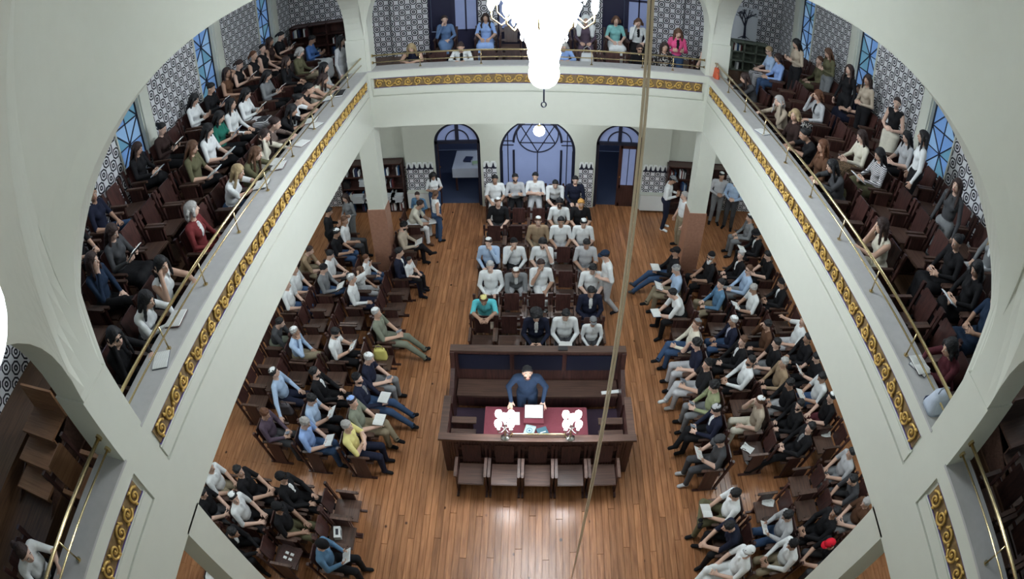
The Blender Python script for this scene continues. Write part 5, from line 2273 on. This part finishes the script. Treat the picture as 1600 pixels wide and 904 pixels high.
SEATS = {k: [] for k in ROWS}
for ln in TABLE.strip().splitlines():
    tk = ln.split()
    rec = parse(tk[4:])
    row = tk[3]
    ax, c0, zf, rz, ph = ROWS[row]
    o = head_to_origin(float(tk[1]), float(tk[2]), zf, rz, rec)
    d = .07
    if ax == 'x':
        lat, alo = o.x, o.y
    else:
        lat, alo = o.y, o.x
    SEATS[row].append([alo, max(c0 - d, min(c0 + d, lat)), rec, tk[0]])
GAP = .545
for row, L in SEATS.items():
    ax, c0, zf, rz, ph = ROWS[row]
    L.sort(key=lambda q: q[0])
    for it in range(40):                                   # neighbours keep one seat's width
        for a, b in zip(L[:-1], L[1:]):
            g = GAP - (b[0] - a[0])
            if g > 1e-4:
                a[0] -= g / 2
                b[0] += g / 2
    grp = 'people of the ' + ph
    n = len(L)
    fem = set(q[2]['who'] for q in L)
    for i, (alo, lat, rec, idn) in enumerate(L):
        k = i + 1 if ax == 'y' else n - i
        pos = '%s from %s, %s' % (nth(k), 'left' if ax == 'y' else 'back', ph)
        loc = Vector((lat, alo, zf)) if ax == 'x' else Vector((alo, lat, zf))
        lab = rec['look'] + ', ' + pos
        rec['pos'] = 'sitter ' + pos
        o = make_person(rec, loc, rz + random.uniform(-.05, .05), lab, grp)
        hold_things(rec, o, rec['pos'])

# ---- chairs: one under every sitter, empty ones in the gaps
EXT = {   # stretches of each row that carry seats
    'L1': [(2.95, 4.9), (5.55, 13.0)], 'L2': [(3.0, 4.9), (5.45, 10.85)], 'L3': [(3.0, 4.7), (5.3, 12.4)], 'L4': [(3.6, 4.7), (5.9, 11.0)],
    'R1': [(3.0, 4.55), (5.2, 11.0)], 'R2': [(3.0, 5.0), (5.3, 10.9)], 'R3': [(3.0, 5.0), (5.1, 11.0)], 'R4': [(3.6, 5.0), (5.2, 12.7)],
    'A1': [(2.55, 4.4), (4.95, 11.1)], 'A2': [(3.0, 13.0)], 'A3': [(4.6, 13.9)],
    'C1': [(2.55, 4.4), (4.8, 10.8)], 'C2': [(2.9, 12.8)], 'C3': [(4.0, 13.6)],
    'B1': [(-3.2, 3.3)], 'B2': [(-2.9, 2.9)],
}
for k in ('M1', 'M2', 'M3', 'M4', 'M5', 'M6', 'M7'):
    EXT[k] = [(-1.36, 1.36)]
KEEP = {'A1': [(4.4, 4.95)], 'C1': [(4.4, 4.8)]}
for row, L in SEATS.items():
    ax, c0, zf, rz, ph = ROWS[row]
    occ = [q[0] for q in L]
    spots = [(a, True, L[i][1]) for i, a in enumerate(occ)]
    for lo, hi in EXT[row]:
        inside = [a for a in occ if lo - .3 < a < hi + .3]
        marks = [lo - .27] + sorted(inside) + [hi + .27]
        for i in range(len(marks) - 1):
            a, b = marks[i], marks[i + 1]
            ea = a if i > 0 else a
            room = b - a
            n = int(room / GAP + .2) - 1
            if n <= 0:
                continue
            first, last = i == 0, i == len(marks) - 2
            step = room / (n + 1) if not (first or last) else GAP
            for k in range(n):
                p = b - GAP * (n - k) if first and not last else a + GAP * (k + 1) if last else a + step * (k + 1)
                spots.append((p, False, c0))
    spots.sort()
    # drop any empty seat that would crowd a neighbour
    out = []
    for s_ in spots:
        if out and s_[0] - out[-1][0] < .50:
            if s_[1] and not out[-1][1]:
                out[-1] = s_
            elif s_[1]:
                out.append(s_)
            continue
        out.append(s_)
    n = len(out)
    for i, (alo, used, lat) in enumerate(out):
        k = i + 1 if ax == 'y' else n - i
        c = lat if used else c0
        x, y = (c, alo) if ax == 'x' else (alo, c)
        if ax == 'x' and abs(abs(x) - 3.73) < .62 and 10.85 < y < 12.0 and zf == 0 and row[1] == '2':
            continue
        lab = '%s dark wooden theatre chair, %s from %s, %s' % ('occupied' if used else 'empty', nth(k), 'left' if ax == 'y' else 'back', ph)
        chair(x, y, zf, rz, lab, 'theatre chairs of the ' + ph)
# pale pine seats in the near stretch of the left gallery and dark ones on the right
for r, (x, z, nm) in enumerate(((-4.4, TIER[0], 'front'),)):
    for i in range(4):
        if i:
            continue
        chair(-4.22, 1.66, z, -PI / 2, 'pale pine theatre chair, %s from the near left pier, %s row' % (nth(i + 1), nm), 'pale chairs beyond the near left pier', CH_TAN)
for r, (x, z, nm) in enumerate(((4.4, TIER[0], 'front'),)):
    for i in range(4):
        chair(x, 1.45 - i * .56, z, PI / 2, 'brown theatre chair, %s from the near right pier, %s row' % (nth(i + 1), nm), 'chairs beyond the near right pier')

# short flights of plank steps between the tiers, just beyond the near piers
for sx, sd, mt in ((-1, 'left', M_TANW), (1, 'right', M_SEATW)):
    t = empty('wooden_steps', (sx * 5.3, 0, ZG))
    tag(t, '%s plank steps with side boards just beyond the near %s pier, in the gallery' % ('pale pine' if sx < 0 else 'brown', sd), 'steps', 'plank steps of the galleries')
    for i, (ya, yb_, z) in enumerate(((1.93, 2.30, .63), (1.63, 1.96, .49), (1.34, 1.66, .34), (1.05, 1.37, .19))):
        MB().box(-.33, .33, ya, yb_, z - .03, z).obj('tread', mt, t)
        MB().box(-.31, .31, ya + .03, ya + .05, 0.001, z - .03).obj('riser', mt, t)
    MB().box(-.34, .34, 2.30, 2.33, .20, .98).obj('back_board', mt, t)
    for s in (-1, 1):
        MB().prism([(1.06, .001), (2.32, .001), (2.32, .60), (1.06, .16)], *sorted((s * .33, s * .35)), axis=0).obj('side_board', M_SEATW, t)

for ln in STAND.strip().splitlines():
    spec, lab = ln.split('|')
    tk = spec.split()
    rec = parse(tk[5:])
    zf, rz = float(tk[3]), math.radians(float(tk[4]))
    o = head_to_origin(float(tk[1]), float(tk[2]), zf, rz, rec)
    o.x = max(-6.3, min(6.3, o.x))
    make_person(rec, o, rz, lab, 'standing people')

# ---- small belongings
p = at_z(560, 690, .5)
# boy on the lap of the man in the navy suit
rec = parse('lap b W.s.shirt K short.K sc=.66'.split())
sp_ = [q for q in SEATS['L1'] if q[3] == 'A6'][0]
make_person(rec, Vector((sp_[1] + .22, sp_[0] - .10, .27)), -PI / 2 - .3, 'small boy in white shirt on the lap of the man in navy suit', 'people of the first left floor row')


def bag(label, px, py, z, col, w=.30, h=.26, d=.16, hang=False, dark=None):
    p = at_z(px, py, z + h * .5)
    t = empty('bag', (p.x, p.y, z))
    tag(t, label, 'bag')
    rnd = random.Random(px)
    m = MB()
    n, k = 14, 5
    vs, fs = [], []
    for i in range(k + 1):
        f = i / k
        sw = 1 - .25 * f ** 2
        for j in range(n):
            a = 2 * PI * j / n
            q = abs(math.cos(a)) ** .6 * math.copysign(1, math.cos(a)), abs(math.sin(a)) ** .6 * math.copysign(1, math.sin(a))
            jit = 1 + rnd.uniform(-.06, .06)
            vs.append((w / 2 * sw * q[0] * jit, d / 2 * (1 - .45 * f) * q[1] * jit, h * f))
    for i in range(k):
        for j in range(n):
            j2 = (j + 1) % n
            fs.append((i * n + j, i * n + j2, (i + 1) * n + j2, (i + 1) * n + j))
    fs += [tuple(range(n - 1, -1, -1)), tuple(k * n + j for j in range(n))]
    m.add(vs, fs)
    m.obj('pouch', plain('bag ' + label, col, .6, bump=.3, scale=18), t, True)
    MB().tube([(-w * .25, 0, h * .95), (-w * .22, 0, h * 1.3), (0, 0, h * 1.42), (w * .22, 0, h * 1.3), (w * .25, 0, h * .95)], .009, 6).obj('handle', plain('bag handle ' + label, tuple(c * .6 for c in col), .6), t, True)
    return t


bag('yellow cloth bag on a seat behind the first left floor row', 594, 552, .44, (.55, .50, .14))
bag('black bag with pale pattern on an empty third-row seat', 446, 638, .44, (.10, .09, .10))
b = bag('orange red handbag hanging from the right gallery railing', 1125, 116, 5.36, (.50, .085, .03), .26, .26, .13)
b.location.x = 3.66
b.rotation_euler = (0, 0, PI / 2)
bag('white plastic bag behind the back gallery railing', 917, 96, 4.99, (.70, .72, .74), .32, .4, .2)
bag('crumpled pale blue bag on the near end of the right ledge', 1466, 625, 5.401, (.42, .48, .58), .28, .20, .24)


def ledge_item(fn, px, py, z=5.402):
    p = at_z(px, py, z)
    return p


for px, py, rz, lab in ((257, 563, 1.9, 'open book with printed page leaning on the near end of the left ledge'), (472, 224, 1.2, 'open book on the left ledge below the fifth railing post'), (493, 196, 1.2, 'open book on the left ledge beside the striped shawl'),
                        (400, 256, 1.4, 'open bluish book on the left ledge below the blond woman'), (1188, 206, -1.1, 'white open booklet on the far part of the right ledge'), (1437, 573, -1.0, 'open white book on the near part of the right ledge')):
    p = at_z(px, py, 5.402)
    x = max(-3.86, min(-3.66, p.x)) if p.x < 0 else min(3.86, max(3.66, p.x))
    open_book(lab, (x, p.y, 5.403), (0, 0, rz), 'books on the ledges', .9)
p = at_z(529, 147, 5.402)
closed_book('black tray-like folder on the far end of the left ledge', (-3.72, p.y, 5.402), .1, COVERS[1], .2, .34, .03)
p = at_z(1449, 635, 5.402)
closed_book('dark book with white page edge on the near end of the right ledge', (3.66, p.y, 5.402), .05, COVERS[0], .13, .2, .05)
# near left seats: white box, domino case
p = at_z(528, 833, .47)
t = empty('tissue_box', (p.x, p.y, .437), .2)
tag(t, 'white tissue box on the empty front seat beside the man with black knitted hat', 'box')
MB().box(-.06, .06, -.11, .11, 0, .10).obj('carton', M_WHITE, t)
MB().box(-.025, .025, -.06, .06, .1, .101).obj('opening', M_IRON, t)
MB().box(.0605, .061, -.05, .05, .03, .08).obj('dark_print', M_IRON, t)
p = at_z(451, 868, .47)
t = empty('card_board', (p.x, p.y, .445), -.2)
tag(t, 'dark board with four small white cards on a second-row seat', 'board')
MB().box(-.2, .2, -.2, .2, 0, .02).obj('board', M_DARKW, t)
for a in (-.05, .05):
    for b_ in (-.05, .05):
        MB().box(a - .032, a + .032, b_ - .025, b_ + .025, .021, .028).obj('card', M_WHITE, t)
for px, py, z, lab in ((1168, 700, .45, 'white leaflet lying on an empty second-row right seat'), (1172, 722, .02, 'white leaflet lying on the floor below the right second row'), (1200, 784, .45, 'white paper on the empty near second-row right seat'), (1290, 677, .45, 'white cloth on the empty fourth-row right seat')):
    p = at_z(px, py, z)
    m = MB()
    n = 5
    vs = [(-.085 + .17 * i / n, -.12 + .24 * j / n, .006 + .014 * math.sin(i * 1.7 + j)) for i in range(n + 1) for j in range(n + 1)]
    fs = [(i * (n + 1) + j, (i + 1) * (n + 1) + j, (i + 1) * (n + 1) + j + 1, i * (n + 1) + j + 1) for i in range(n) for j in range(n)]
    m.add(vs, fs)
    o = m.obj('leaflet', M_WHITE)
    o.location = (p.x, p.y, z)
    o.rotation_euler = (0, 0, px * .7)
    tag(o, lab, 'paper')
